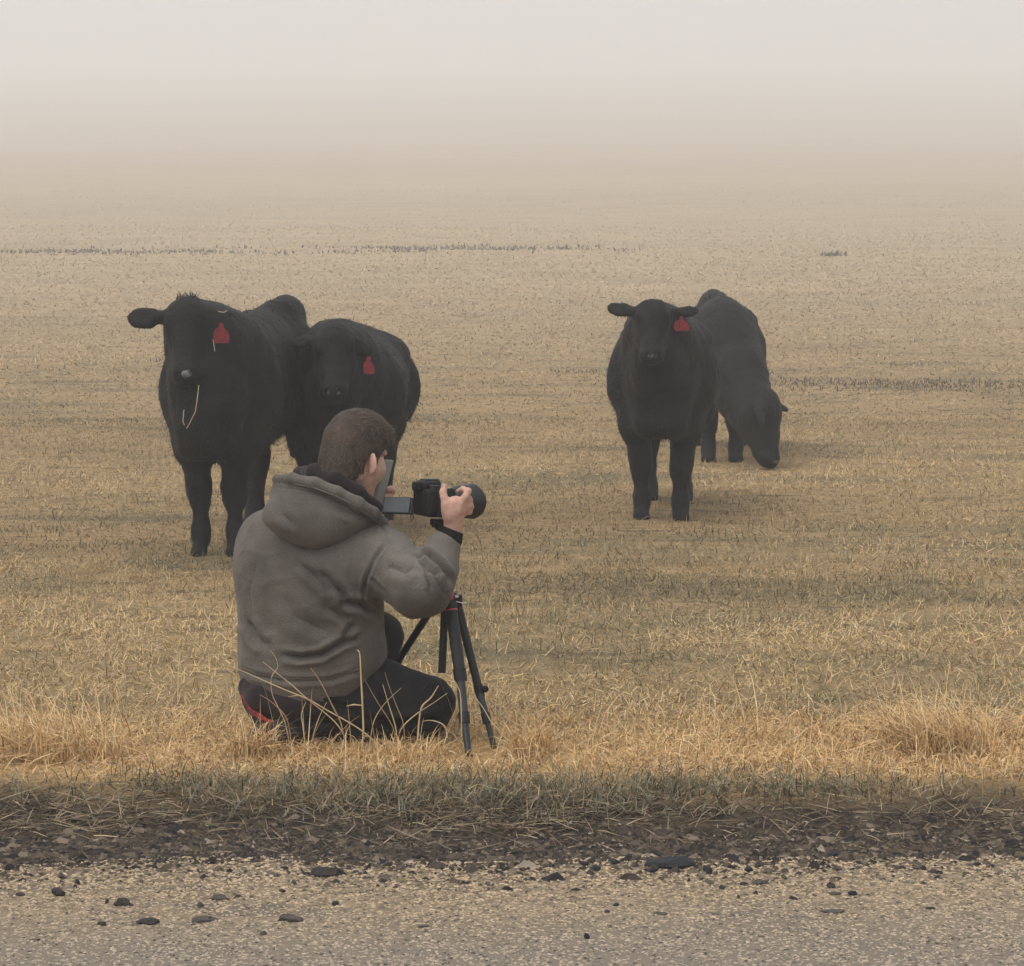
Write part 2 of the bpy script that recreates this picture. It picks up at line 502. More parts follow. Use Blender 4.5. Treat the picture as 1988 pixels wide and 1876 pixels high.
link('pasture_ground', mesh_np('pasture_ground', np.stack([GX, GY, GZ], -1).reshape(-1, 3), gq), ground_material(), kind='structure')

# ---- the road: a chip-sealed sheet with a ragged edge
def road_edge(x):
    x = np.asarray(x, float)
    return 5.37 + .075 * x + .26 * (n2(x, x * 0, 1.3, 1, 3.3, 3) - .5) + .05 * (n2(x, x * 0, 9, 1, 6.3, 2) - .5)
def road_material():
    m = bpy.data.materials.new('chip_seal'); m.use_nodes = True
    t = m.node_tree; b = t.nodes['Principled BSDF']; b.inputs['Roughness'].default_value = .9; b.inputs['Specular IOR Level'].default_value = .2
    tc = t.nodes.new('ShaderNodeTexCoord').outputs['Object']
    c = node_mix(t, (.185, .140, .090), (.30, .228, .146), node_noise(t, tc, 40, 8))
    c = node_mix(t, c, (.13, .112, .09), node_noise(t, tc, 5, 7, (.6, 1.4, 1), .56, .7, 1.7))
    sx = t.nodes.new('ShaderNodeSeparateXYZ'); t.links.new(tc, sx.inputs[0])
    ad = t.nodes.new('ShaderNodeMath'); ad.operation = 'MULTIPLY_ADD'; ad.inputs[1].default_value = .5
    t.links.new(node_noise(t, tc, 1.6, 5, (.7, 1.3, 1), 0, 1, 8.2), ad.inputs[0]); t.links.new(sx.outputs[1], ad.inputs[2])
    mr = t.nodes.new('ShaderNodeMapRange'); mr.inputs[1].default_value = 5.25; mr.inputs[2].default_value = 4.75
    t.links.new(ad.outputs[0], mr.inputs[0])
    c = node_mix(t, c, (.20, .168, .128), mr.outputs[0])
    t.links.new(c, b.inputs['Base Color'])
    nb = t.nodes.new('ShaderNodeTexNoise'); nb.inputs['Scale'].default_value = 160; nb.inputs['Detail'].default_value = 6
    t.links.new(tc, nb.inputs['Vector'])
    bp = t.nodes.new('ShaderNodeBump'); bp.inputs['Strength'].default_value = .9; bp.inputs['Distance'].default_value = .006
    t.links.new(nb.outputs['Fac'], bp.inputs['Height']); t.links.new(bp.outputs[0], b.inputs['Normal'])
    return m
rx = np.concatenate([np.arange(-300, -6, 6.), np.arange(-6, 6, .05), np.arange(6, 301, 6.)])
ed = road_edge(rx); rows = [np.full_like(rx, -3.0), np.full_like(rx, 2.5), ed - .4, ed - .03, ed]
zz = [.012, .012, .012, .010, -.03]
RV = np.stack([np.stack([rx, yy, np.full_like(rx, z_)], -1) for yy, z_ in zip(rows, zz)], 0)
nr, nc = RV.shape[:2]
ii = (np.arange(nr - 1)[:, None] * nc + np.arange(nc - 1)[None]).ravel()
link('road', mesh_np('road', RV.reshape(-1, 3), np.stack([ii, ii + 1, ii + nc + 1, ii + nc], 1)), road_material(), kind='structure')

# ---- stones as geometry
_OV = np.array([(1, 0, 0), (0, 1, 0), (-1, 0, 0), (0, -1, 0), (0, 0, 1), (0, 0, -1)], float)
_OF = np.array([(0, 1, 4), (1, 2, 4), (2, 3, 4), (3, 0, 4), (1, 0, 5), (2, 1, 5), (3, 2, 5), (0, 3, 5)])
_TV = np.concatenate([np.stack([np.cos(np.arange(5) * 1.2566), np.sin(np.arange(5) * 1.2566), np.full(5, .25)], 1),
                      np.stack([.55 * np.cos(np.arange(5) * 1.2566 + .6), .55 * np.sin(np.arange(5) * 1.2566 + .6), np.full(5, .8)], 1)])
_TF4 = None
_TF = np.concatenate([[(k, (k + 1) % 5, 5 + k) for k in range(5)], [((k + 1) % 5, 5 + (k + 1) % 5, 5 + k) for k in range(5)], [(5, 6, 7), (5, 7, 8), (5, 8, 9)]])
_RV = np.array([(1, .8, 0), (-1, .9, 0), (-.9, -.8, 0), (1.05, -.75, 0), (.45, .1, .85), (-.5, -.05, .8)])
def chips(name, x, y, z, size, flat, colr, mt, sink=.3, small=False, **props):
    n = len(x)
    if small:
        v = _RV[None] * (1 + .5 * (rng.random((n, 6, 1)) - .5)) + .25 * (rng.random((n, 6, 3)) - .5)
        v = v * np.stack([size * (.7 + .7 * rng.random(n)), size * (.7 + .5 * rng.random(n)), size * flat], -1)[:, None]
        a = rng.random(n) * 6.283; ca, sa = np.cos(a)[:, None], np.sin(a)[:, None]
        tx = (rng.random(n) - .5)[:, None] * .5; ty = (rng.random(n) - .5)[:, None] * .5
        X = v[..., 0] * ca - v[..., 1] * sa; Y = v[..., 0] * sa + v[..., 1] * ca; Z = v[..., 2] + X * tx + Y * ty
        V = np.stack([X + x[:, None], Y + y[:, None], Z + (z - size * flat * sink)[:, None]], -1).reshape(-1, 3)
        o = 6 * np.arange(n)[:, None]
        q = np.concatenate([o + np.array([[0, 1, 5, 4]]), o + np.array([[2, 3, 4, 5]])]); tr = np.concatenate([o + np.array([[1, 2, 5]]), o + np.array([[3, 0, 4]])])
        return link(name, mesh_np(name, V, [q, tr], False, np.repeat(colr, 6, 0)), mt, **props)
    v = _TV[None] * (1 + .45 * (rng.random((n, 10, 1)) - .5)) + .16 * (rng.random((n, 10, 3)) - .5)
    v = v * np.stack([size * (.7 + .6 * rng.random(n)), size * (.7 + .6 * rng.random(n)), size * flat], -1)[:, None]
    a = rng.random(n) * 6.283; ca, sa = np.cos(a)[:, None], np.sin(a)[:, None]
    X = v[..., 0] * ca - v[..., 1] * sa; Y = v[..., 0] * sa + v[..., 1] * ca
    tx = (rng.random(n) - .5)[:, None] * .5; ty = (rng.random(n) - .5)[:, None] * .5
    Z = v[..., 2] + X * tx + Y * ty
    V = np.stack([X + x[:, None], Y + y[:, None], Z + (z - size * flat * sink)[:, None]], -1).reshape(-1, 3)
    Fc = (_TF[None] + 10 * np.arange(n)[:, None, None]).reshape(-1, 3)
    return link(name, mesh_np(name, V, Fc, False, np.repeat(colr, 10, 0)), mt, **props)
def palette(cols, wts, n, jit=.18):
    c = np.array(cols)[rng.choice(len(cols), n, p=np.array(wts) / np.sum(wts))]
    return np.clip(c * (1 + jit * (rng.random((n, 1)) * 2 - 1)), 0, 1)

N = 115000
x = rng.uniform(-2.5, 2.5, N); y = rng.uniform(3.3, 5.42, N); keep = y < road_edge(x) + .02; x, y = x[keep], y[keep]; n = len(x)
c = palette([(.47, .36, .228), (.41, .312, .198), (.33, .255, .168), (.19, .15, .108), (.075, .062, .050)], [5, 6, 4, 2.4, 2.4], n)
g = np.clip((5.10 - (y + .5 * (n2(x, y, 1.1, 1.8, 8.8, 3) - .5))) / .55, 0, 1)[:, None]
c = c * (1 - .35 * g) + .35 * g * (c.mean(1, keepdims=True) * np.array([[.93, .87, .81]]))
chips('road_chippings', x, y, np.full(n, .012), rng.uniform(.0020, .0052, n), .62, c, M_stone, .25, True, kind='stuff')

N = 36000
x = rng.uniform(-2.7, 2.7, N); y = road_edge(x) + .13 + .16 * n2(x, x * 0, 2.1, 1, 9.9, 3) + rng.normal(0, .17, N); keep = (y > 4.9) & (y < 6.02) & (rng.random(N) < np.where(y < road_edge(x) - .02, .35, 1)); x, y = x[keep], y[keep]; n = len(x)
dk = n2(x, y, 2.2, 4, 2.7, 3)
c = palette([(.022, .019, .017), (.050, .038, .028), (.090, .068, .047), (.16, .125, .088), (.30, .25, .19)], [4, 6, 5, 2, .3], n)
chips('verge_gravel', x, y, np.where(y < road_edge(x), .012, terr(x, y)), np.where(rng.random(n) < .06, rng.uniform(.011, .020, n), rng.uniform(.0035, .010, n)), .85, c, M_stone, .1, True, kind='stuff')

# ---- grass
def blades(name, base, L, W, az, lean, curl, colr, segs=3, mt=None, gz=None, parent=None, **props):
    n = len(base); pts = [base.copy()]; d = np.stack([np.cos(az), np.sin(az)], -1)
    for i in range(segs):
        th = lean + curl * i / max(segs - 1, 1)
        p = pts[-1].copy(); p[:, :2] += (L / segs * np.sin(th))[:, None] * d; p[:, 2] += L / segs * np.cos(th)
        fl = (gz if gz is not None else base[:, 2]) + .004
        p[:, 2] = np.maximum(p[:, 2], fl); pts.append(p)
    side = np.stack([-np.sin(az), np.cos(az), np.zeros(n)], -1)
    tw = (rng.random(n) - .5)[:, None] * 1.2; side = side + tw * np.stack([np.zeros(n), np.zeros(n), np.ones(n)], -1)
    wf = {3: (1, .85, .55), 2: (1, .7)}[segs]
    V = []
    for i in range(segs): V += [pts[i] - side * (W * wf[i] / 2)[:, None], pts[i] + side * (W * wf[i] / 2)[:, None]]
    V.append(pts[-1]); k = len(V)
    V = np.stack(V, 1).reshape(-1, 3); o = k * np.arange(n)[:, None]
    q = np.concatenate([o + np.array([[2 * i, 2 * i + 1, 2 * i + 3, 2 * i + 2]]) for i in range(segs - 1)])
    tr = o + np.array([[2 * segs - 2, 2 * segs - 1, 2 * segs]])
    me = mesh_np(name, V, [q, tr], False, np.repeat(colr, k, 0))
    return link(name, me, mt or M_blade, parent, **props)
STRAW = [(.56, .40, .20), (.44, .308, .148), (.27, .19, .095), (.16, .135, .065), (.36, .30, .20), (.095, .072, .046)]
def turf(name, y0, y1, N, Ls, Ws, segs, half=lambda y: .235 * y + 1.6, rel=False):
    y = y0 * (y1 / y0) ** rng.random(N) if rel else np.sqrt(rng.random(N) * (y1 ** 2 - y0 ** 2) + y0 ** 2)
    x = rng.uniform(-1, 1, N) * half(y)
    pa = n2(x, y, .75, 1.1, 3.7, 5); pb = n2(x, y, 2.6, 4.5, 9.2, 3)
    dens = np.clip(1.25 - 1.5 * np.clip(pb - .52, 0, 1) * 4, .25, 1)
    if rel: dens = dens * np.clip((190 - y) / 165, 0, 1) ** 1.5; 
    k = rng.random(N) < dens; x, y, pa, pb = x[k], y[k], pa[k], pb[k]; n = len(x)
    c = palette(STRAW, [4.2, 4.5, 2.4, 1.2, 1.5, .8], n)
    ol = rng.random(n) < np.clip((pa - .475) * 6, 0, .75)
    c[ol] = palette([(.145, .128, .065), (.205, .165, .088), (.110, .098, .054), (.24, .205, .13)], [3, 3, 2, 2], ol.sum())
    c = c * (.72 + .56 * np.clip((n2(x, y, .22, .45, 12.7, 4) - .36) * 3.4, 0, 1))[:, None]
    if rel:               # far blades paled to match, haze painted into their tint
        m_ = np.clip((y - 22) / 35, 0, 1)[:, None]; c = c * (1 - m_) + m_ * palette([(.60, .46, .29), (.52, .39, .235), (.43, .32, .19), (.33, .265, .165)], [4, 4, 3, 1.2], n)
    q_ = np.minimum(y, 75.) if rel else 1.
    L = rng.uniform(*Ls, n) * q_ * (.75 + 1.0 * np.clip((pb - .35) * 3, 0, 1))
    z = terr(x, y)
    return blades(name, np.stack([x, y, z], -1), L, rng.uniform(*Ws, n) * q_, rng.random(n) * 6.283,
                  np.abs(rng.normal(1.12, .38, n)) + (.22 if rel else 0), rng.uniform(-.2, .9, n), c, segs, gz=z, kind='stuff')
turf('short_grass', 6.85, 12, 150000, (.022, .056), (.0019, .0038), 2)
turf('short_grass', 12, 23, 165000, (.022, .055), (.0026, .0055), 2)
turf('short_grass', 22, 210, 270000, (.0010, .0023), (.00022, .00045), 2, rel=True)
def verge(name, yc, ysd, N, Ls, Ws, cols, wts, lean, curl, xr=2.6, ylim=None, patch=None, az=None, thin=False, segs=3):
    x = rng.uniform(-xr, xr, N); y = yc + .10 * (n2(x, x * 0, 1.1, 1, 5.5, 3) - .5) * 2 + rng.normal(0, ysd, N)
    k = np.ones(N, bool)
    if ylim: k &= (y > ylim[0]) & (y < ylim[1])
    if patch is not None: k &= rng.random(N) < np.clip((n2(x, y, *patch[:2], patch[2], 3) - patch[3]) * 5 + .5, patch[4], 1)
    if thin: k &= (rng.random(N) < .22) | (x < -.84) | (x > -.02) | (y > 7.0)      # trodden down where the photographer kneels
    x, y = x[k], y[k]; n = len(x); z = terr(x, y)
    a = rng.random(n) * 6.283
    return blades(name, np.stack([x, y, z], -1), rng.uniform(*Ls, n), rng.uniform(*Ws, n), a,
                  np.abs(rng.normal(*lean, n)), rng.uniform(*curl, n), palette(cols, wts, n), segs, gz=z, kind='stuff')
GOLD = [(.66, .435, .205), (.57, .36, .16), (.72, .53, .29), (.40, .25, .12), (.52, .39, .22)]
verge('golden_grass', 6.88, .27, 30000, (.04, .125), (.0017, .0033), GOLD, [4, 4, 2, 2, 1.5], (1.0, .38), (.3, 1.9), ylim=(6.40, 7.7), patch=(.9, 2.0, 7.1, .60, .02), thin=True)
verge('golden_grass', 6.82, .28, 46000, (.025, .075), (.0017, .0033), GOLD, [4, 4, 2, 2, 1.5], (1.2, .35), (.0, 1.0), ylim=(6.36, 7.7), patch=(1.4, 2.6, 3.1, .47, .22), segs=2)
GREEN = [(.085, .086, .048), (.115, .110, .066), (.15, .135, .085), (.25, .20, .125), (.19, .19, .145), (.37, .28, .165)]
verge('green_grass', 6.24, .15, 17000, (.025, .085), (.0018, .0036), GREEN, [3, 4, 3.5, 3.5, 1.4, 2.5], (.85, .4), (.0, 1.1), ylim=(5.80, 6.66), patch=(1.6, 3, 4.1, .46, .25))
verge('dead_litter', 5.97, .18, 16000, (.03, .13), (.0018, .0035), [(.24, .18, .11), (.13, .095, .06), (.40, .31, .19), (.06, .045, .032)], [3, 4, 1.6, 4], (1.45, .12), (-.1, .25), ylim=(5.5, 6.35), patch=(1.5, 4, 2.1, .5, .3))
# sparse taller seedless stems standing out of the golden strip
verge('thin_stems', 6.95, .25, 900, (.12, .26), (.0016, .0028), GOLD, [3, 3, 4, 1, 2], (.45, .3), (.1, 1.0), ylim=(6.5, 7.6), patch=(1.2, 2, 6.1, .5, .2))
# darker weed strips that run across the pasture far behind the animals
def weed_strip(py, x0, x1, N, thick, L, W):
    D = y_of_row(py); x = rng.uniform((x0 - CX) * D / F, (x1 - CX) * D / F, N)
    y = D + thick * D * (n2(x, x * 0, .18 * 34 / D, 1, py * .01, 3) - .5) + rng.normal(0, thick * D * .22, N)
    k = n2(x, y, .35 * 34 / D, .5, py * .02, 3) > .49; k &= rng.random(len(x)) < np.sqrt(np.sin(math.pi * np.clip((x - x.min()) / (np.ptp(x)), 0, 1))) * .9; x, y = x[k], y[k]; n = len(x); z = terr(x, y)
    blades('dark_weeds', np.stack([x, y, z], -1), rng.uniform(*L, n), rng.uniform(*W, n), rng.random(n) * 6.283, np.abs(rng.normal(.6, .3, n)),
           rng.uniform(.1, .8, n), palette([(.15, .122, .08), (.22, .175, .11), (.11, .09, .065)], [3, 4, 2], n), 2, gz=z, kind='stuff')
weed_strip(697, -150, 340, 4200, .05, (.05, .12), (.010, .02))
weed_strip(722, 800, 1200, 1800, .035, (.05, .12), (.012, .022))
weed_strip(752, 1500, 2150, 2300, .12, (.035, .085), (.008, .016))
weed_strip(493, -150, 1250, 3000, .070, (.08, .20), (.04, .10))
weed_strip(503, 1540, 1640, 500, .010, (.10, .22), (.05, .12))

# ---- fog
hm = bpy.data.materials.new('haze'); hm.use_nodes = True
t = hm.node_tree; t.nodes.remove(t.nodes['Principled BSDF'])
pv = t.nodes.new('ShaderNodeVolumePrincipled')
pv.inputs['Color'].default_value = (.940, .952, .960, 1)
pv.inputs['Density'].default_value = .0043
pv.inputs['Anisotropy'].default_value = .15
t.links.new(pv.outputs[0], t.nodes['Material Output'].inputs['Volume'])
MB().box((0, 530, 68), (345, 0, 0), (0, 600, 0), (0, 0, 71)).build('haze', hm, None, False, kind='stuff')

# ================================================================== THE CATTLE
M_grizzle = mat('grey_hair', (.16, .155, .15), .7, .2)
def cow(label, chest_px, chest_D, rump_px, rump_D, poll, nose, face, ears, h=.0138, size=1.0, front=None, rear=None, wfac=1.0,
        tag=None, graze=False, pin=0.0, wither=0.0, hook=0.0, rump=0.0, frost=False, lr=1.0, pinw=.15, pinc=0.0, tuft=0, seed=1, neckr=1.0, patch=None, belly=0.0, stations=None):
    """chest_px/rump_px: picture columns of the middle of the breast and of the rump; poll, nose: places of the crown of the head and the muzzle"""
    r_ = np.random.default_rng(seed)
    cx_ = (chest_px - CX) * chest_D / F; rx_ = (rump_px - CX) * rump_D / F
    fwd = nrm(np.array((cx_ - rx_, chest_D - rump_D, 0)))
    left = np.array((-fwd[1], fwd[0], 0)); up = np.array((0, 0, 1.))
    org = np.array((cx_, chest_D, float(terr(cx_, chest_D))))
    S = size
    def L(x, y, z): return org + S * (fwd * x + left * y + up * z)
    poll = np.asarray(poll, float); nose = np.asarray(nose, float)
    HL = np.linalg.norm(nose - poll)
    e1 = nrm(nose - poll); n_ = np.asarray(face, float); n_ = nrm(n_ - e1 * (n_ @ e1)); e3 = np.cross(e1, n_)   # e3: towards picture right when facing us
    pts = [L(.4, -.7, 0), L(.4, .7, 0), L(-1.7, -.6, 1.6), L(-1.7, .6, 0), L(.3, 0, 1.6), nose + .15, nose - .15, poll + .28, poll - .28] + [np.asarray(e[0]) for e in ears]
    pts = np.array(pts); lo = pts.min(0) - .06; hi = pts.max(0) + .06
    lo[2] = org[2] - .08 - (0 if not graze else .05)
    fwM = np.stack([fwd, left, up])
    B = Body(lo, hi, h)
    # trunk, rump to breast
    st = stations or [(x, z + (wither if -.6 < x < 0 else (rump if x < -.6 else 0)), a, b) for x, z, a, b in [(-1.52, .98, .13, .20), (-1.42, 1.00, .225, .28), (-1.22, 1.00, .275, .31), (-.85, .95, .315, .355), (-.45, .93, .32, .37),
          (-.15, .93, .29, .345), (.06, .91, .255, .30), (.17, .88, .18, .22)]]
    B.loft([(*L(x, 0, z - belly * (1 if -1.2 < x < 0 else .3)), S * a * wfac, S * b) for x, z, a, b in st], left, up, .02, 6)
    # hips, pins, withers ridge
    for s_ in (-1, 1):
        B.ell(L(-1.10, s_ * .155 * wfac, 1.165 + hook), S * np.array((.17, .10, .10)), None, .12)
        B.ell(L(-.12, s_ * .20 * wfac, .86), S * np.array((.17, .13, .25)), None, .09)      # shoulder
        B.ell(L(-1.30, s_ * .18 * wfac, .85), S * np.array((.2, .145, .27)), None, .09)      # thigh
    B.ell(L(-1.22, pinc, 1.19 + pin), S * np.array((.22, .10, .10)) * pinw / .15, fwM, .12)
    B.cap(L(-.16, 0, 1.235 + wither), L(-1.1, 0, 1.25 + rump), S * .05, S * .06, .09)
    # tail
    B.chain([L(-1.52, 0, 1.17), L(-1.60, .01, 1.0), L(-1.60, .02, .7), L(-1.58, .02, .45)], S * np.array((.04, .03, .022, .04)), .03)
    # legs
    front = front or {}; rear = rear or {}
    fdy = front.get('dy', .165); fx = front.get('x', -.06)
    for s_ in (-1, 1):
        dx = front.get('step', 0) * s_; y_ = s_ * fdy + front.get('cy', 0)
        zg = (float(terr(*L(fx + dx, y_, 0)[:2])) - org[2]) / S - .012
        B.chain([L(fx - .03, s_ * .17 * wfac, .78), L(fx + .02, y_ + s_ * .032 * wfac, .58), L(fx + dx * .6 + .03, y_ + s_ * .005, .385), L(fx + dx * .8 + .015, y_, .30), L(fx + dx, y_ * .98, .13), L(fx + dx + .01, y_, .085 + zg)],
                S * np.array((.130, .092, .060 * lr, .049 * lr, .042 * lr, .047 * lr)), .09)
        B.chain([L(fx + dx, y_, .10 + zg), L(fx + dx + .045, y_, .035 + zg)], S * lr * np.array((.047, .060)), .02)
        ry = s_ * rear.get('dy', .17) + rear.get('cy', 0); rx = rear.get('x', -1.30) + rear.get('step', 0) * s_
        zg = (float(terr(*L(rx, ry, 0)[:2])) - org[2]) / S - .012
        B.chain([L(-1.28, s_ * .17 * wfac, .82), L(rx + .17, s_ * .20, .64), L(rx - .09, ry, .46), L(rx - .07, ry, .38), L(rx - .02, ry, .13), L(rx, ry, .085 + zg)],
                S * np.array((.18, .118, .064, .052, .045, .050)), .05)
        B.chain([L(rx, ry, .10 + zg), L(rx + .045, ry, .035 + zg)], S * np.array((.052, .062)), .02)
    # neck: withers and breast to the back of the skull
    H = lambda a, n, l: poll + HL * (e1 * a + n_ * n + e3 * l)
    sk = H(.20, -.20, 0); jw = H(.55, -.30, 0)
    if not graze:
        B.chain([L(-.10, 0, 1.05), .5 * (L(-.10, 0, 1.05) + sk) + np.array((0, 0, .0)), sk], S * neckr * np.array((.25, .19, .115)), .10)
        B.chain([L(.10, 0, .80), .5 * (L(.10, 0, .82) + jw) , H(.5, -.30, 0)], S * neckr * np.array((.19, .14, .085)), .08)
        B.chain([L(.14, -.06, .60), L(.14, .06, .60)], S * np.array((.09, .09)), .12)
    else:
        mid = .5 * (L(-.05, 0, 1.0) + sk)
        B.chain([L(-.10, 0, 1.02), mid, sk], S * np.array((.25, .20, .145)), .08)
        B.chain([L(.08, 0, .80), .5 * (L(.08, 0, .74) + H(.45, -.25, 0)), H(.45, -.25, 0)], S * np.array((.19, .165, .135)), .08)
    # head
    M = np.stack([e1, n_, e3])
    B.ell(H(.20, -.10, 0), HL * np.array((.25, .215, .255)), M, .03)
    B.ell(H(.03, -.10, 0), HL * np.array((.12, .15, .175)), M, .05)
    B.cap(H(.22, -.07, 0), H(.86, -.06, 0), HL * .215, HL * .150, .05, flat=(n_, .92))
    B.ell(H(.90, -.07, 0), HL * np.array((.125, .150, .178)), M, .04)
    B.chain([H(.32, -.28, .11), H(.80, -.20, .05)], HL * np.array((.13, .085)), .05)
    B.chain([H(.32, -.28, -.11), H(.80, -.20, -.05)], HL * np.array((.13, .085)), .05)
    for s_ in (-1, 1):
        B.ell(H(.26, .03, s_ * .195), HL * np.array((.085, .06, .05)), M, .03)
        B.ell(H(.945, .045, s_ * .075), HL * np.array((.026, .03, .026)), M, .01, cut=True)
    # ears: (tip, width, thickness direction)
    ear_mid = []
    for tip, wd in ears:
        tip = np.asarray(tip, float)
        s_ = 1 if (tip - poll) @ e3 > 0 else -1
        root = H(.12, -.10, s_ * .20)
        ax = nrm(tip - root); Lr = np.linalg.norm(tip - root)
        thick = nrm(n_ - ax * (n_ @ ax)); wid = np.cross(ax, thick)
        c = root + ax * Lr * .62
        B.cap(root, root + ax * Lr * .45, HL * .075, HL * .075, .03)
        B.ell(c, (Lr * .42, wd, .022), np.stack([ax, wid, thick]), .02)
        B.ell(c + thick * .030 + ax * .01, (Lr * .27, wd * .6, .016), np.stack([ax, wid, thick]), .012, cut=True)
        ear_mid.append((c, ax, thick, wid, Lr))
    V, Q = B.mesh()
    Nn = normals_of(V, Q)
    # coat relief, stronger on the trunk
    relief = (fbm(V * 13, 3) - .5) * .018 + (fbm(V * np.array((42, 42, 26)), 2) - .5) * .006
    V = V + Nn * relief[:, None]
    root = thing('black_cow', label, 'cow', tuple(org), 'black cattle facing the photographer')
    link('body', mesh_np('body', V, Q), M_fur, root)
    # hair standing off the hide, lying down and back
    fc = V[Q].mean(1); fn = np.cross(V[Q[:, 2]] - V[Q[:, 0]], V[Q[:, 3]] - V[Q[:, 1]]); ar = np.linalg.norm(fn, axis=1); fn = fn / ar[:, None]
    ids = r_.choice(len(Q), 16000, p=ar / ar.sum())
    p = fc[ids] + r_.normal(0, .004, (len(ids), 3)); nn_ = fn[ids]
    dirn = nn_ * .42 + np.array((0, 0, -.75)) - fwd * .25 + r_.normal(0, .28, (len(ids), 3)); dirn /= np.linalg.norm(dirn, axis=1)[:, None]
    ln = r_.uniform(.012, .040, len(ids)); dist_head = np.linalg.norm(p - H(.4, 0, 0), axis=1); ln *= np.where(dist_head < .33, .45, 1)
    ln *= np.where(p[:, 2] - org[2] < .5, .6, 1)
    sd_ = np.cross(dirn, nn_); sd_ /= np.maximum(np.linalg.norm(sd_, axis=1), 1e-6)[:, None]
    hv = np.stack([p - sd_ * .0022, p + sd_ * .0022, p + dirn * ln[:, None]], 1).reshape(-1, 3)
    link('coat_hair', mesh_np('coat_hair', hv, np.arange(len(hv)).reshape(-1, 3), False), M_hair_strand, root, kind='stuff')
    if frost:                                    # grizzled hair over the hips
        near = np.exp(-(np.linalg.norm(p - L(-1.15, pinc, 1.28 + pin), axis=1) / .13) ** 2); kk = r_.random(len(p)) < near * .8
        link('grizzled_hair', mesh_np('grizzled_hair', (hv.reshape(-1, 3, 3)[kk] + nn_[kk][:, None] * .004).reshape(-1, 3), np.arange(3 * kk.sum()).reshape(-1, 3), False), M_grizzle, root, kind='stuff')
    if tuft:
        k = 160; a = r_.normal(0, 1, (k, 3)); base = H(-.06, -.06, 0) + (r_.random((k, 1)) - .5) * e3 * HL * .26 + a * .01
        tip = base + np.array((0, 0, 1)) * r_.uniform(.02, .055, (k, 1)) * tuft + r_.normal(0, .016, (k, 3))
        tv = np.stack([base - e3 * .003, base + e3 * .003, tip], 1).reshape(-1, 3)
        link('poll_tuft', mesh_np('poll_tuft', tv, np.arange(len(tv)).reshape(-1, 3), False), M_hair_strand, root)
    for s_ in (-1, 1):
        MB().ball(H(.285, .055, s_ * .195), HL * np.array((.034, .026, .030)), M).build('eye', M_eye, root)
    # wet nose pad: the front of the muzzle between the nostrils
    NB = Body(H(.9, 0, 0) - .09, H(.9, 0, 0) + .09, .004)
    NB.ell(H(.925, .030, 0), HL * np.array((.075, .058, .088)), M, .01)
    for s_ in (-1, 1): NB.ell(H(.945, .070, s_ * .072), HL * np.array((.026, .035, .022)), M, .008, cut=True)
    v_, q_ = NB.mesh(); link('nose_pad', mesh_np('nose_pad', v_, q_), M_nose, root)
    if tag:
        # tag = (place of its centre, half width, half height)
        c, hw, hh = tag; c = np.asarray(c, float)
        nf = nrm(np.array((.12, -1, .1)) * np.array((1, 1, 1))); xx = nrm(np.cross(np.array((0, 0, 1.)), -nf)); zz_ = np.cross(xx, nf) * -1
        zz_ = zz_ if zz_[2] > 0 else -zz_
        ol = [(-.8, -1), (.72, -1), (.95, -.75), (1, .0), (.75, .42), (.30, .62), (.22, 1.0), (-.14, 1.0), (-.22, .62), (-.72, .22), (-1, -.25), (-1, -.85)]
        fr = [c + xx * a * hw + zz_ * b * hh + nf * .002 + nf * .006 * a for a, b in ol]; bk = [x_ - nf * .004 for x_ in fr]; k = len(ol)
        tg = MB().add(fr + bk, [tuple(range(k)), tuple(range(2 * k - 1, k - 1, -1))] + [(i, i + k, (i + 1) % k + k, (i + 1) % k) for i in range(k)]).build('ear_tag', M_tag, root, False)
        MB().tube([c + zz_ * hh * .82 - nf * .012, c + zz_ * hh * .82 + nf * .007], .011, 12).build('tag_stud', M_tag, tg)
    if patch: patch(root, L)
    return root

PI_ = lambda a, b, D: P(a, b, D)
# in front on the left, square to us, straw hanging from its mouth
cow('large black cow with a red ear tag and straw hanging from its mouth, leftmost', 416, 12.12, 556, 13.55,
    PI_(360, 588, 11.98), PI_(361, 738, 11.80), (-.05, -1, .12),
    [(PI_(248, 619, 12.0), .062), (PI_(460, 636, 12.1), .055)], front=dict(dy=.095, cy=.0, x=-.06), rear=dict(x=-1.28, cy=.02), tag=(PI_(430, 647, 11.78), .040, .050),
    tuft=.45, seed=3, wfac=.79, pin=.09, wither=-.07, hook=-.08, pinw=.13, pinc=.06, rump=-.045, lr=.75)
# second: its head low over the photographer, wide barrel
cow('black cow with its head lowered just above the photographer and a wide round belly', 655, 13.10, 700, 14.5,
    PI_(650, 636, 12.72), PI_(648, 772, 12.50), (.02, -1, .16),
    [(PI_(570, 668, 12.8), .042), (PI_(722, 688, 12.8), .042)], front=dict(dy=.15, cy=0, x=-.06), rear=dict(dy=.16, cy=.01), tag=(PI_(716, 710, 12.58), .030, .046),
    seed=4, wfac=1.11, size=.95, pin=-.10, wither=-.06, hook=-.09, rump=-.07, lr=.85)
# third, head on
cow('black cow standing head-on with both ears spread and a red tag, right side', 1284, 14.35, 1296, 15.8,
    PI_(1269, 590, 14.0), PI_(1266, 698, 13.80), (.0, -1, .25),
    [(PI_(1180, 596, 14.1), .048), (PI_(1353, 603, 14.1), .042)], front=dict(dy=.122, x=-.06, step=.03), rear=dict(dy=.115), tag=(PI_(1323, 629, 13.95), .046, .042),
    seed=5, wfac=.86, neckr=.98, pin=-.08, hook=-.06, rump=-.03, lr=.86)
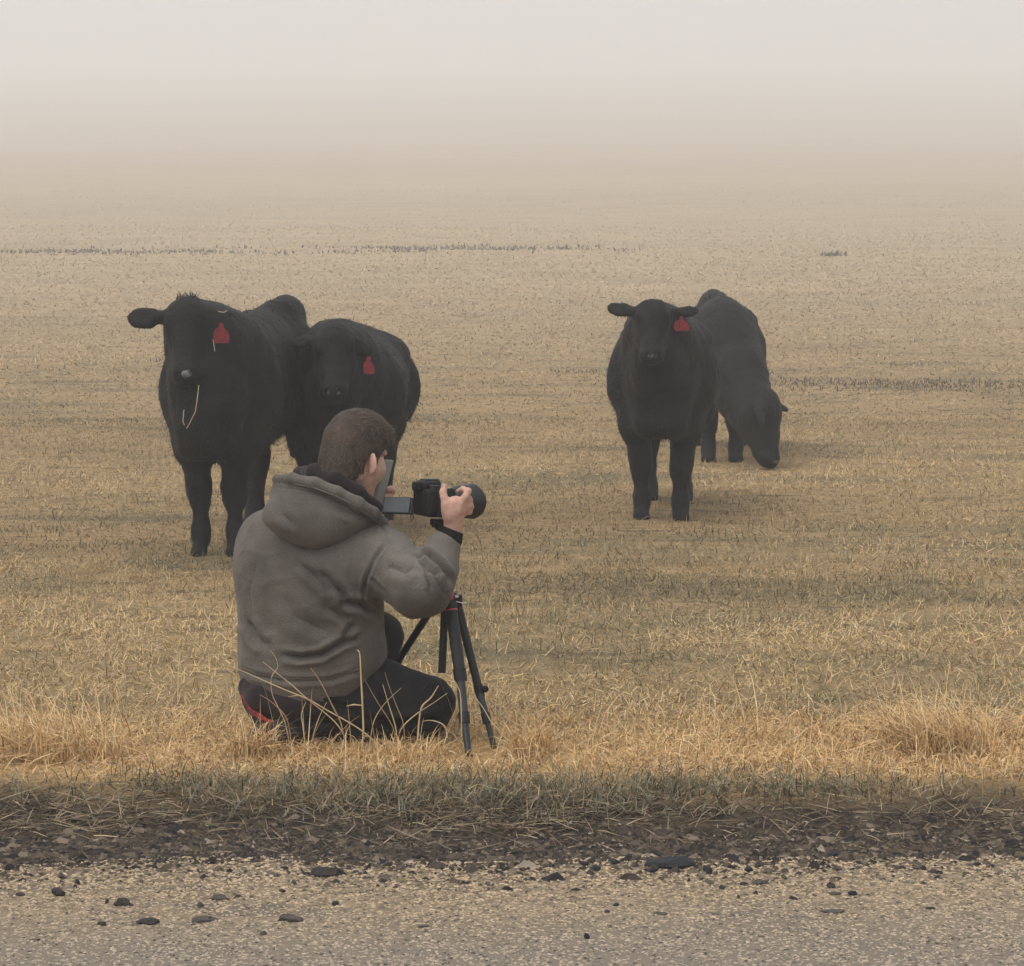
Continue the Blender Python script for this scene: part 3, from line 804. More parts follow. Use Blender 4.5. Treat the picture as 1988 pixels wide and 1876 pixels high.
# fourth, grazing behind it
cow('black cow grazing with its muzzle in the grass, partly hidden behind another cow', 1403, 18.6, 1396, 19.95,
    PI_(1497, 765, 18.05), PI_(1501, 904, 17.95), (.93, -.36, .05),
    [(PI_(1478, 826, 17.74), .045), (PI_(1530, 796, 18.25), .03)], front=dict(dy=.11, cy=.0, x=-.06), graze=True, seed=6, wfac=.90, pin=.10, pinw=.14, pinc=-.06, hook=-.05, rump=-.03, size=1.0, frost=True)

# ================================================================== THE PHOTOGRAPHER
PD = 7.0
fw_ = nrm((.57, .82, 0)); rt_ = nrm((.82, -.57, 0)); UP = np.array((0, 0, 1.))
person = thing('person', 'person kneeling in the grass in a grey hooded jacket, photographing cattle with a tripod camera', 'person', tuple(P(640, 1440, 7.02)))

# ---- body: one continuous figure
hc = P(689, 876, 6.93)                       # middle of the skull
hf = nrm((.64, .77, -.30)); hr = nrm(np.cross(hf, UP)); hu = np.cross(hr, hf)
HM = np.stack([hf, hr, hu])
def HP(f, r, u): return hc + hf * f + hr * r + hu * u
sh_r = P(706, 1046, 6.90); sh_l = P(520, 1046, 7.14)
el_r = P(836, 1146, 6.76); wr_r = P(878, 1034, 6.84)
el_l = P(640, 1170, 7.44); wr_l = P(722, 1010, 7.22)
hip_r = P(630, 1345, 6.98); hip_l = P(575, 1345, 7.12)
kn_r = P(834, 1352, 6.97); an_r = P(610, 1428, 6.93)
kn_l = P(742, 1226, 7.34); an_l = P(700, 1405, 7.42)
lo = np.array((-.93, 6.55, -.04)); hi = np.array((-.02, 7.72, 1.06))
B = Body(lo, hi, .0044)
B.ell(HP(-.012, 0, .012), (.096, .075, .100), HM, .01)                   # skull
B.ell(HP(.035, 0, -.045), (.070, .062, .085), HM, .03)                   # face
B.cap(HP(.055, 0, -.105), HP(-.02, .052, -.075), .024, .020, .03)        # jaw
B.cap(HP(.055, 0, -.105), HP(-.02, -.052, -.075), .024, .020, .03)
B.ell(HP(.072, 0, -.112), (.022, .024, .020), HM, .02)                   # chin
B.chain([HP(.092, 0, .0), HP(.118, 0, -.040)], [.011, .015], .012)       # nose
B.ell(HP(.108, .014, -.044), (.010, .009, .008), HM, .008); B.ell(HP(.108, -.014, -.044), (.010, .009, .008), HM, .008)
B.cap(HP(.090, -.030, .018), HP(.090, .030, .018), .012, .012, .015)     # brow
for s_ in (-1, 1):
    B.ell(HP(.084, s_ * .031, -.002), (.014, .018, .012), HM, .006, cut=True)
    B.ell(HP(.074, s_ * .031, -.002), (.013, .013, .012), HM, .003)      # eyeballs
    B.ell(HP(.060, s_ * .045, -.040), (.028, .018, .024), HM, .03)       # cheeks
B.cap(HP(.096, -.018, -.072), HP(.096, .018, -.072), .007, .007, .008)   # lips
B.cap(HP(.094, -.016, -.084), HP(.094, .016, -.084), .008, .008, .008)
B.cap(HP(.106, -.022, -.078), HP(.106, .022, -.078), .0025, .0025, .003, cut=True)
for s_ in (-1, 1):                                                      # ears, standing a little off the head
    out = nrm(hr * s_ * .97 - hf * .22); al = nrm(hu * .97 - hf * .25)
    ec = HP(-.006, s_ * .080, -.036) + out * .006
    tn = nrm(np.cross(al, out))
    EM = np.stack([al, out, tn])
    B.ell(ec + out * .004, (.032, .0195, .0070), EM, .006)
    B.ell(ec + out * .006 + tn * s_ * .006 + al * .003, (.022, .0125, .006), EM, .004, cut=True)
    B.ell(ec - al * .026, (.010, .009, .008), EM, .006)
B.chain([HP(-.03, 0, -.05), P(672, 962, 6.97), P(640, 1010, 7.0)], [.058, .058, .075], .03)   # neck
B.loft([(*P(628, 1000, 7.0), .12, .08), (*P(612, 1050, 7.0), .18, .10), (*P(602, 1120, 7.0), .17, .105), (*P(600, 1230, 7.02), .15, .10), (*P(602, 1330, 7.04), .16, .12), (*P(604, 1370, 7.04), .13, .11)], rt_, fw_, .03, 4)
B.chain([sh_r, el_r], [.055, .043], .03); B.chain([el_r, wr_r], [.042, .027], .02)
B.chain([sh_l, el_l], [.055, .043], .03); B.chain([el_l, wr_l], [.042, .026], .02)
B.chain([hip_r, kn_r], [.080, .050], .03); B.chain([kn_r, an_r], [.045, .032], .02)
B.chain([hip_l, kn_l], [.078, .046], .03); B.chain([kn_l, an_l], [.042, .032], .02)
B.chain([an_r, P(600, 1428, 6.925)], [.026, .020], .02); B.chain([an_l, P(730, 1425, 7.45)], [.026, .020], .02)
# right hand round the camera grip: palm, thumb up, forefinger reaching over, three fingers closed round the front
q = lambda a, b, D: P(a, b, D)
vw = np.array((0, 1., 0))
B.chain([wr_r, q(881, 1016, 6.83)], [.0245, .0255], .012, flat=(vw, .8))
B.chain([q(881, 1014, 6.83), q(880, 992, 6.82), q(884, 980, 6.82)], [.0250, .0280, .0262], .012, flat=(vw, .72))
B.cap(q(874, 1002, 6.82), q(867, 980, 6.815), .020, .0165, .012)                 # ball of the thumb
B.chain([q(868, 984, 6.812), q(862, 966, 6.815), q(860, 956, 6.82), q(863, 945, 6.83)], [.0142, .0108, .0104, .0092], .005)
B.cap(q(893, 988, 6.82), q(905, 972, 6.825), .0165, .0135, .01)
B.chain([q(896, 979, 6.815), q(903, 966, 6.812), q(909, 954, 6.82), q(899, 950, 6.85), q(890, 954, 6.875)], [.0140, .0110, .0103, .0094, .0080], .005)
for a, b, c0, r0 in ((909, 969, 6.822, .0112), (911, 981, 6.826, .0112), (909, 991, 6.832, .0100)):
    B.chain([q(895, b + 8, 6.825), q(a - 4, b + 2, c0 + .002), q(a, b, c0 + .012), q(a + 2, b + 3, c0 + .045), q(a - 8, b + 5, c0 + .066)], [r0 * 1.15, r0 * 1.05, r0, r0 * .92, r0 * .8], .006)
# left hand holding the grey slab at its far edge
B.chain([wr_l, q(731, 985, 7.13), q(734, 972, 7.10)], [.026, .030, .028], .012)
for a, b in ((755, 950), (750.5, 965), (743, 983)):
    B.chain([q(734, b + 4, 7.10), q(a + 7, b + 3, 7.075), q(a + 4, b, 7.035), q(a - 2, b, 7.018)], [.0115, .0105, .010, .0085], .005)
B.chain([q(726, 990, 7.10), q(716, 968, 7.07), q(716, 952, 7.05)], [.016, .012, .010], .008)
B.plane_cut((0, 0, .004), (0, 0, -1))
V, Q = B.mesh()
body = link('body', mesh_np('body', V, Q), M_skin, person)
MB().ball(q(861.5, 944, 6.822), (.0062, .003, .0075)).build('thumb_nail', M_nail, person)
for s_ in (-1, 1):
    MB().ball(HP(.079, s_ * .031, -.002), (.0095, .0095, .0095), HM).build('eye', M_eye, person)

# ---- hair: a short back and sides, brushed forward on top
B = Body(hc - .16, hc + .17, .0035)
B.ell(HP(-.014, 0, .012), (.102, .081, .107), HM, .01)
B.ell(HP(.018, 0, .060), (.084, .064, .056), HM, .03)
B.ell(HP(.074, .01, .076), (.028, .046, .020), HM, .02)              # quiff at the front
B.cap(HP(.045, .052, .048), HP(.094, .036, .060), .014, .011, .02)
B.cap(HP(-.030, 0, -.04), HP(-.050, 0, -.115), .066, .060, .02)
B.ell(HP(-.022, 0, -.040), (.088, .0795, .070), HM, .02)
B.plane_cut(HP(.066, 0, 0), hf * .98 - hu * .62, .0)                 # off the face
B.plane_cut(HP(-.062, 0, -.112), -hu * .76 + hf * .66)               # nape, rising to the ears
for s_ in (-1, 1):                                                    # round the ears
    B.ell(HP(.004, s_ * .086, -.046), (.032, .028, .042), HM, .006, cut=True)
V, Q = B.mesh(); Nn = normals_of(V, Q)
V = V + Nn * ((fbm(V * 60, 3) - .5) * .005 + (fbm(V * np.array((150, 150, 50)), 2) - .5) * .004)[:, None]
hair = link('hair', mesh_np('hair', V, Q), M_brown_hair, person)
fc = V[Q].mean(1); fn = np.cross(V[Q[:, 2]] - V[Q[:, 0]], V[Q[:, 3]] - V[Q[:, 1]]); fn /= np.linalg.norm(fn, axis=1)[:, None]
ids = rng.choice(len(Q), 15000); p = fc[ids]; nn_ = fn[ids]
out_ok = ((p - hc) * nn_).sum(1) > .03; p, nn_ = p[out_ok], nn_[out_ok]
hz = (p - hc) @ hu
top = np.clip((hz - .03) / .06, 0, 1)[:, None]
dirn = nn_ * (.22 + .20 * top) + hf * (.15 + .75 * top) - hu * (.75 * (1 - top)) + rng.normal(0, .10, (len(p), 3)); dirn /= np.linalg.norm(dirn, axis=1)[:, None]
ln = .006 + .016 * top[:, 0] * rng.uniform(.5, 1.2, len(p))
sd_ = np.cross(dirn, nn_); sd_ /= np.maximum(np.linalg.norm(sd_, axis=1), 1e-6)[:, None]
hv = np.stack([p - sd_ * .0011, p + sd_ * .0011, p + dirn * ln[:, None]], 1).reshape(-1, 3)
link('hair_strands', mesh_np('hair_strands', hv, np.arange(len(hv)).reshape(-1, 3), False, np.repeat(palette([(.030, .019, .013), (.060, .038, .025), (.105, .070, .044), (.15, .105, .065)], [4, 4, 2.5, 1], len(p)), 3, 0)), M_brown_strand, hair, kind='stuff')

# ---- clothes
def creased(V, Q, creases, noise_amp, noise_sc, face_y=-.05):
    """press folds into cloth: each fold is a line of places with a depth and a width (m); only where the cloth faces that side"""
    Nn = normals_of(V, Q)
    d = (fbm(V * noise_sc, 3) - .5) * noise_amp * 2
    wp_ = V + .06 * (np.stack([fbm(V * 5 + 3, 2), fbm(V * 5 + 11, 2), fbm(V * 5 + 17, 2)], -1) - .5)
    for sc_, st_, am in ((6.5, (1, 1, .55), 1.0), (12, (.6, .6, 1.1), .6)):
        rg = 1 - np.abs(2 * fbm(wp_ * np.array(st_) * sc_ + sc_, 2) - 1)
        d += (np.clip(rg - .62, 0, 1) / .38) ** 1.5 * noise_amp * .55 * am - noise_amp * .1
    X, Y = proj(V); fac = np.clip((-Nn[:, 1] - face_y) * 3, 0, 1)
    for pts, dep, wd in creases:
        wd = wd * .80; dep = dep * 1.35
        pts = np.array(pts, float); best = np.full(len(V), 1e9); along = np.zeros(len(V)); tot = 0; seg = []
        for i in range(len(pts) - 1): seg.append(np.linalg.norm(pts[i + 1] - pts[i]))
        T = sum(seg); tot = 0
        for i in range(len(pts) - 1):
            a, b = pts[i], pts[i + 1]; ab = b - a
            t = np.clip(((X - a[0]) * ab[0] + (Y - a[1]) * ab[1]) / (ab @ ab), 0, 1)
            dd = np.hypot(X - a[0] - t * ab[0], Y - a[1] - t * ab[1])
            m = dd < best; best[m] = dd[m]; along[m] = (tot + t[m] * seg[i]) / T; tot += seg[i]
        wp = wd * 650
        end = np.clip(np.minimum(along, 1 - along) * 5 + .15, 0, 1)
        pr = -1.15 * np.exp(-1.25 * best / wp) + .55 * np.exp(-((best - 2.3 * wp) / (1.2 * wp)) ** 2)
        d += dep * pr * end * fac
    return V + Nn * d[:, None]
lo = np.array((-.92, 6.58, .05)); hi = np.array((-.04, 7.66, .86))
B = Body(lo, hi, .0048)
B.loft([(*P(640, 972, 6.99), .085, .075), (*P(622, 1000, 6.99), .155, .105), (*P(606, 1036, 7.0), .215, .135), (*P(599, 1090, 7.0), .243, .155), (*P(600, 1150, 7.0), .238, .160),
        (*P(602, 1215, 7.01), .232, .160), (*P(603, 1265, 7.02), .238, .165), (*P(598, 1305, 7.03), .222, .160), (*P(592, 1332, 7.03), .195, .145)], rt_, fw_, .02, 5)
B.chain([P(690, 1044, 6.93), P(752, 1094, 6.84), P(812, 1144, 6.765)], [.088, .086, .082], .045)
B.cap(P(812, 1144, 6.765), P(830, 1148, 6.75), .082, .068, .03)
B.chain([P(828, 1144, 6.76), P(848, 1104, 6.80), P(859, 1064, 6.83)], [.066, .059, .052], .03)
B.chain([P(520, 1050, 7.12), P(560, 1130, 7.30), P(640, 1172, 7.44)], [.085, .08, .072], .05)
B.chain([P(640, 1172, 7.44), P(722, 1024, 7.23)], [.070, .048], .03)
B.plane_cut(P(866, 1041, 6.83), nrm(P(878, 1020, 6.84) - P(852, 1075, 6.82)))  if False else None
V, Q = B.mesh()
CR = [([(666, 1170), (704, 1176), (733, 1196)], .020, .012), ([(621, 1108), (645, 1133), (677, 1165)], .016, .012),
      ([(580, 1092), (607, 1116), (650, 1157)], .010, .012), ([(548, 1272), (586, 1277), (623, 1272), (664, 1248), (695, 1238)], .016, .010),
      ([(478, 1205), (497, 1238), (520, 1256)], .012, .014), ([(806, 1080), (833, 1077), (855, 1098), (876, 1128)], .020, .009),
      ([(812, 1086), (833, 1108), (852, 1118)], .012, .007), ([(825, 1108), (838, 1146)], .010, .006), ([(846, 1118), (866, 1157)], .010, .006),
      ([(720, 1122), (744, 1149)], .006, .006), ([(752, 1049), (727, 1087), (712, 1122), (704, 1162), (712, 1190)], .006, .006),
      ([(731, 1009), (758, 1044)], .005, .006), ([(636, 1180), (668, 1200), (684, 1222)], .008, .012), ([(690, 1210), (664, 1240)], .008, .010),
      ([(470, 1300), (500, 1312), (560, 1322), (640, 1322), (700, 1302)], .006, .008), ([(752, 1100), (786, 1112), (806, 1100)], .007, .014),
      ([(500, 1080), (482, 1150), (488, 1200)], .005, .022), ([(540, 1150), (575, 1200), (640, 1230)], .006, .02)]
V = creased(V, Q, CR, .0065, 7)
Nn = normals_of(V, Q); V = V + Nn * ((fbm(V * 45, 2) - .5) * .0022)[:, None]
jacket = link('jacket', mesh_np('jacket', V, Q), M_jacket, person)
def seam(pts, r=.0016, lift=.0006):
    X, Y = proj(V); f = np.nonzero(Nn[:, 1] < -.05)[0]; out = []
    pts = np.array(pts, float)
    for i in range(len(pts) - 1):
        for t in np.linspace(0, 1, 9, endpoint=(i == len(pts) - 2)):
            q_ = pts[i] + t * (pts[i + 1] - pts[i]); d_ = np.hypot(X[f] - q_[0], Y[f] - q_[1]); nb_ = f[np.argsort(d_)[:6]]
            nb_ = nb_[V[nb_, 1] < V[nb_, 1].min() + .03]; out.append(V[nb_].mean(0) + Nn[nb_].mean(0) * lift)
    MB().tube(out, r, 6).build('seam', M_jacket_seam, jacket)
seam([(733, 1012), (758, 1046)]); seam([(756, 1050), (731, 1087), (716, 1122), (708, 1162), (714, 1188)])
seam([(466, 1296), (500, 1308), (560, 1318), (640, 1318), (702, 1298)]); seam([(474, 1040), (540, 1062), (600, 1070)]) if False else None
# sleeve cuff, knit cuff below the hand
MB().tube([P(857, 1072, 6.83), P(864, 1056, 6.833), P(869, 1045, 6.836)], [.051, .050, .041], 24).build('sleeve_cuff', M_jacket, jacket)
MB().tube([P(866, 1060, 6.836), P(872, 1045, 6.838), P(879, 1028, 6.84)], [.040, .0405, .033], 24).build('knit_cuff', M_knit, jacket)
# waistband
wb = []
for k in range(49):
    a = 2 * math.pi * k / 48; c = P(590, 1336, 7.03)
    wb.append(c + rt_ * .186 * math.cos(a) + fw_ * .138 * math.sin(a) + np.array((0, 0, -.004 * math.cos(3 * a))))
MB().tube(wb, .020, 10, cap=False).build('waistband', M_jacket, jacket)
# hood hanging on the back
B = Body(P(500, 1060, 6.72) - .06, P(770, 890, 7.2) + .06, .0048)
rim = [P(538, 930, 6.90), P(568, 930, 6.82), P(610, 938, 6.775), P(655, 955, 6.765), P(696, 976, 6.78), P(724, 996, 6.815), P(742, 1016, 6.87)]
B.loft([(*P(546, 952, 6.92), .058, .05), (*P(580, 972, 6.865), .105, .075), (*P(628, 986, 6.85), .135, .078), (*P(676, 990, 6.86), .10, .07), (*P(722, 1000, 6.90), .045, .05)], UP * .8 + np.array((.25, 0, 0)), (.1, -1, .2), .02, 4)
B.ell(P(588, 1000, 6.84), (.12, .075, .070), None, .04)
B.ell(P(640, 998, 6.845), (.11, .07, .055), None, .04)
for i in range(len(rim) - 1): B.cap(rim[i], rim[i + 1], .0160, .0160, .012)
# opening between the rim and the neck
for i in range(len(rim) - 1):
    B.cap(rim[i] + np.array((.012, .085, .035)), rim[i + 1] + np.array((.012, .085, .035)), .05, .05, .012, cut=True)
V, Q = B.mesh()
HC = [([(534, 947), (566, 949), (610, 957), (655, 973), (694, 994), (724, 1014)], .0050, .0032), ([(540, 960), (548, 1000), (574, 1024)], .007, .014),
      ([(650, 985), (690, 1000), (720, 1006)], .005, .012), ([(575, 1030), (575, 1044)], .003, .003)]
V = creased(V, Q, HC, .0038, 9)
hood = link('hood', mesh_np('hood', V, Q), M_jacket, person)
MB().tube([p_ + np.array((0, -.0150, -.0125)) for p_ in rim], .0022, 6).build('hood_seam', M_jacket_seam, hood)
B = Body(P(555, 1010, 6.8) - .06, P(760, 880, 7.12) + .08, .0052)
ln_ = [P(580, 918, 6.97), P(612, 918, 6.875), P(650, 934, 6.825), P(694, 957, 6.825), P(730, 986, 6.87)]
B.chain(ln_, [.018, .023, .024, .022, .016], .02)
B.chain([P(590, 945, 6.97), P(640, 975, 6.92), P(700, 995, 6.93)], [.04, .05, .04], .03)
V, Q = B.mesh(); V = creased(V, Q, [], .006, 22)
link('hood_lining', mesh_np('hood_lining', V, Q), M_lining, hood)
# jeans
B = Body((-.90, 6.62, -.03), (-.06, 7.62, .42), .0056)
B.loft([(*P(580, 1318, 7.03), .17, .125), (*P(582, 1350, 7.03), .185, .14), (*P(590, 1385, 7.02), .155, .13)], rt_, fw_, .02, 4)
B.cap(P(560, 1372, 7.0), P(640, 1372, 6.98), .095, .10, .04)
B.chain([P(640, 1362, 6.97), P(740, 1350, 6.955), P(826, 1362, 6.95)], [.108, .098, .080], .03)
B.ell(P(836, 1366, 6.95), (.072, .075, .066), None, .03)
B.chain([P(830, 1392, 6.965), P(740, 1415, 6.955), P(620, 1420, 6.95)], [.060, .062, .050], .02)
B.chain([P(575, 1352, 7.12), P(735, 1232, 7.33)], [.10, .072], .04); B.chain([P(738, 1236, 7.34), P(700, 1395, 7.42)], [.070, .05], .02)
V, Q = B.mesh()
V[:, 2] = np.maximum(V[:, 2], .004)
JC = [([(690, 1395), (760, 1400), (830, 1398), (862, 1388)], .016, .010), ([(600, 1362), (660, 1372), (720, 1392)], .008, .012), ([(735, 1300), (752, 1330), (748, 1370)], .005, .012),
      ([(842, 1338), (866, 1362), (862, 1392)], .005, .010), ([(560, 1400), (640, 1405), (690, 1412)], .010, .012)]
V = creased(V, Q, JC, .007, 11)
link('jeans', mesh_np('jeans', V, Q), M_jeans, person)
# shirt tail showing red below the jacket, and a dark under-layer
MB().tube([P(471, 1350, 6.95), P(480, 1368, 6.915), P(496, 1386, 6.895), P(516, 1399, 6.88), P(534, 1406, 6.88)], [.005, .008, .009, .008, .005], 10).build('shirt_tail', M_red_cloth, person)
B = Body(P(450, 1400, 6.9) - .05, P(640, 1310, 7.2) + .06, .0055)
B.chain([P(484, 1338, 7.0), P(510, 1360, 6.94), P(560, 1372, 6.905), P(620, 1370, 6.895), P(680, 1348, 6.90)], [.036, .045, .045, .040, .03], .02)
V, Q = B.mesh(); V = creased(V, Q, [], .008, 14)
link('under_jacket', mesh_np('under_jacket', V, Q), M_lining, person)
# boots
def boot(heel, toe, up, name='boot'):
    B = Body(np.minimum(heel, toe) - .1, np.maximum(heel, toe) + .16, .006)
    ax = nrm(toe - heel)
    B.chain([heel, .5 * (heel + toe), toe], [.040, .042, .036], .02)
    B.cap(heel + up * .01, heel + up * .09 - ax * .01, .042, .048, .02)
    V, Q = B.mesh(); V[:, 2] = np.maximum(V[:, 2], .002)
    b_ = link(name, mesh_np(name, V, Q), M_boot, person)
    MB().box(.5 * (heel + toe) - up * .036, ax * .135, np.cross(ax, up) * .045, up * .008, .005).build('sole', M_rubber, b_)
boot(P(598, 1418, 6.93), P(545, 1436, 6.90) + np.array((-.05, -.02, .02)), nrm((.25, -.1, .95)))
boot(P(700, 1416, 7.42) + np.array((0, 0, .0)), P(752, 1420, 7.52), UP)

# ================================================================== THE GREY SLAB, CAMERA AND TRIPOD
def quad_slab(c4, th, bev):
    a, b, c, d = [np.asarray(x, float) for x in c4]      # top-left, top-right, bottom-right, bottom-left
    ex = ((b - a) + (c - d)) / 4; ez = ((a - d) + (b - c)) / 4; n = nrm(np.cross(ex, ez))
    ez = ez - ex * (ez @ ex) / (ex @ ex) 
    return (a + b + c + d) / 4, ex, ez, n * th / 2, bev
slab = thing('grey_slab', 'thin grey slab held upright against the cheek by the left hand', 'slab', tuple(P(738, 985, 6.99)))
c, ex, ez, n, bev = quad_slab([P(746, 893, 6.955), P(762, 893, 7.02), P(738, 990, 7.02), P(721, 990, 6.955)], .011, .004)
MB().box(c, ex, ez, n, bev).build('case', M_greyslab, slab)
sg = 1 if n[1] < 0 else -1
MB().box(c - n * sg * 1.02, ex * .93, ez * .95, n * .08, .0).build('glass_face', M_glass, slab, False)

camth = thing('camera', 'black photo camera with a hooded lens and a flipped-out screen on the tripod', 'camera', tuple(P(838, 1006, 6.92)))
ca = nrm((.90, .42, -.02)); cw = nrm(np.cross(ca, UP)); cu = np.cross(cw, ca)     # lens axis, its right side (towards us), up
cc = P(832, 975, 6.90)
MB().box(cc, ca * .026, cw * .062, cu * .041, .009).build('camera_body', M_rubber, camth)
b_ = MB().box(cc + cu * .050 - cw * .012 + ca * .004, ca * .030, cw * .030, cu * .014, .009)
b_.box(cc + cu * .064 - cw * .012 + ca * .008, ca * .024, cw * .020, cu * .004, .003)
b_.build('viewfinder_hump', M_blackplastic, camth)
MB().box(cc - ca * .032 + cu * .046 - cw * .012, ca * .010, cw * .020, cu * .014, .005).build('eyecup', M_rubber, camth)
MB().tube([cc + cu * .040 + cw * .042, cc + cu * .052 + cw * .042], .015, 24).build('mode_dial', M_greyplastic, camth)
g_ = MB().box(cc + cw * .058 + ca * .022 - cu * .004, ca * .022, cw * .014, cu * .038, .011).build('grip', M_rubber, camth)
MB().box(cc - ca * .006 + cw * .0635, ca * .012, cw * .002, cu * .022, .001).build('card_door', M_blackplastic, camth)
lc = cc + ca * .026 - cw * .004
lens = MB().tube([lc, lc + ca * .012, lc + ca * .013, lc + ca * .060], [.034, .034, .037, .037], 32).build('lens', M_blackplastic, camth)
rb = MB()
for k in range(40):
    a = 2 * math.pi * k / 40; dv = cw * math.cos(a) + cu * math.sin(a)
    rb.box(lc + ca * .038 + dv * .0375, ca * .014, np.cross(ca, dv) * .0018, dv * .0012)
rb.build('focus_ring', M_rubber, lens, False)
# hood: a flared open tube
ho = MB(); prof = [(.050, .040), (.062, .0465), (.128, .0535), (.130, .0525), (.064, .043)]
V = []; Fs = []; n = 36
for a_, r_ in prof:
    for k in range(n):
        a = 2 * math.pi * k / n; wob = .010 * math.cos(2 * a) if a_ > .1 else 0
        V.append(lc + ca * (a_ + wob) + (cw * math.cos(a) + cu * math.sin(a)) * r_)
for i in range(len(prof) - 1):
    for k in range(n): Fs.append((i * n + k, i * n + (k + 1) % n, (i + 1) * n + (k + 1) % n, (i + 1) * n + k))
ho.add(V, Fs).build('lens_hood', M_greyplastic, lens)
MB().ball(lc + ca * .060, (.036, .036, .012), np.stack([cw, cu, ca])).build('front_glass', M_glass, lens)
c, ex, ez, n, bev = quad_slab([P(744, 966, 6.90), P(797, 966, 6.885), P(797, 999, 6.855), P(744, 997, 6.87)], .009, .003)
scr = MB().box(c, ex, ez, n, bev).build('flip_screen', M_blackplastic, camth)
sg = 1 if n[1] < 0 else -1
MB().box(c + n * sg * 1.06 + ez * .02, ex * .93, ez * .86, n * .08, 0).build('display', M_screen, scr, False)
MB().tube([P(798, 999, 6.86), P(799, 986, 6.87), P(800, 968, 6.885)], .0045, 10).build('hinge', M_blackplastic, camth)
sl = [P(800, 990, 6.85) + np.array((.0, -.004, 0)), P(797, 1004, 6.85), P(799, 1014, 6.85), P(803, 1004, 6.85), P(801, 990, 6.85)]
MB().tube(sl, .0014, 6).build('strap_loop', M_greyplastic, camth)

tri = thing('tripod', 'black tripod with a red badge standing in the golden grass beside the photographer', 'tripod', tuple(P(890, 1460, 6.85)))
ap = P(868, 1162, 6.90)
sp_ = MB().tube([ap - UP * .022, ap + UP * .018], [.034, .030], 18)
for pt in (P(874, 1166, 6.865), P(887, 1166, 6.885), P(852, 1166, 6.94)): sp_.box(pt, (.016, 0, 0), (0, .014, 0), (0, 0, .018), .005)
spid = sp_.build('spider', M_blackplastic, tri)
MB().box(P(873.5, 1157, 6.842), (.010, 0, 0), (0, .003, 0), (0, 0, .0105), .002).build('red_badge', M_redplastic, spid)
MB().box(P(886, 1158, 6.855), (.006, 0, .001), (0, .002, 0), (-.001, 0, .004), .001).build('white_mark', M_white, spid)
MB().tube([P(886, 1168, 6.86), P(898, 1171, 6.86), P(906, 1170, 6.86)], .0016, 8).build('lock_lever', M_steel, spid)
MB().tube([P(858, 1306, 6.90), P(864, 1170, 6.90), P(864, 1030, 6.90)], [.0115, .0115, .0115], 16).build('centre_column', M_tube, tri)
hd = MB().tube([P(864, 1075, 6.90), P(863, 1048, 6.90)], .024, 20)
hd.ball(P(862, 1036, 6.90), (.022, .022, .022)).box(P(858, 1014, 6.90), ca * .030, cw * .024, UP * .010, .004).box(P(851, 1022, 6.875), (.009, 0, 0), (0, .012, 0), (0, 0, .010), .003)
hdo = hd.build('tripod_head', M_blackplastic, tri)
MB().tube([P(850, 1020, 6.87), P(842, 1018, 6.86)], [.009, .010], 14).build('clamp_knob', M_rubber, hdo)
def tleg(a, b, c, d, r1, r2, r3, knob=None, ring=False):
    """hip, joint, joint, foot"""
    g = MB().tube([a, b], [r1, r1 * .94], 18)
    lg = g.build('leg', M_tube, tri)
    MB().tube([b, c], r2, 16).build('lower_tube', M_tube2, lg)
    MB().tube([b + (a - b) * .06, b - nrm(a - b) * .022], [r1 * 1.08, r1 * 1.0], 16).build('leg_lock', M_blackplastic, lg)
    MB().tube([c + nrm(b - c) * .028, c - nrm(b - c) * .004], [r2 * 1.25, r2 * 1.2], 16).build('leg_lock', M_blackplastic, lg)
    MB().tube([c, d], r3, 14).build('lower_tube', M_tube2, lg)
    MB().tube([d + nrm(c - d) * .03, d], [r3 * 1.15, r3 * 1.3], 14).build('rubber_foot', M_rubber, lg)
    if knob is not None:
        MB().tube([b, b + knob], [.008, .010], 14).ball(b + knob, .0105).build('knob', M_rubber, lg)
    if ring: MB().tube([a + (b - a) * .115, a + (b - a) * .13], r1 * 1.03, 18).build('red_ring', M_redplastic, lg)
tleg(P(874, 1168, 6.865), P(893, 1308, 6.80), P(902, 1402, 6.745), P(912, 1482, 6.70), .0185, .0135, .0105, None, True)
tleg(P(887, 1168, 6.885), P(930, 1340, 6.86), P(946, 1402, 6.83), P(967, 1480, 6.80), .0130, .0110, .0085, np.array((.018, -.004, .004)))
tleg(P(850, 1164, 6.94), P(770, 1288, 7.12), P(728, 1352, 7.21), P(690, 1412, 7.30), .0115, .0095, .008)

# ================================================================== GRASS CLUMPS, STALKS AND LOOSE STONES
def clump(name, label, px, py, D, wpx, N, L, lean, curl, az0=None, cols=GOLD, wts=(4, 4, 3, 2, 1.5), seed=1, W=(.0022, .0038)):
    r_ = np.random.default_rng(seed); c = P(px, py, D); wd = wpx * D / F
    a = r_.random(N) * 6.283 if az0 is None else r_.normal(az0[0], az0[1], N)
    rad = np.sqrt(r_.random(N)); th = r_.random(N) * 6.283
    x = c[0] + wd * rad * np.cos(th); y = D + min(wd, .12) * rad * np.sin(th)
    z = terr(x, y)
    root = thing(name, label, 'grass clump', (c[0], D, float(terr(c[0], D))), 'tall golden grass clumps by the road')
    blades('stems', np.stack([x, y, z], -1), r_.uniform(*L, N), r_.uniform(*W, N), a, np.abs(r_.normal(*lean, N)), r_.uniform(*curl, N), palette(cols, wts, N), 3, gz=z, parent=root, kind='stuff')
    return root
clump('grass_clump', 'tall arching clump of golden grass near the right edge of the picture', 1825, 1470, 6.76, 120, 640, (.14, .31), (.5, .35), (.5, 2.0), (2.6, .9), seed=11)
clump('grass_clump', 'golden grass clump swept to one side at the left edge of the picture', 125, 1478, 6.70, 135, 620, (.13, .31), (.7, .4), (.4, 1.7), (2.9, 1.0), seed=12)
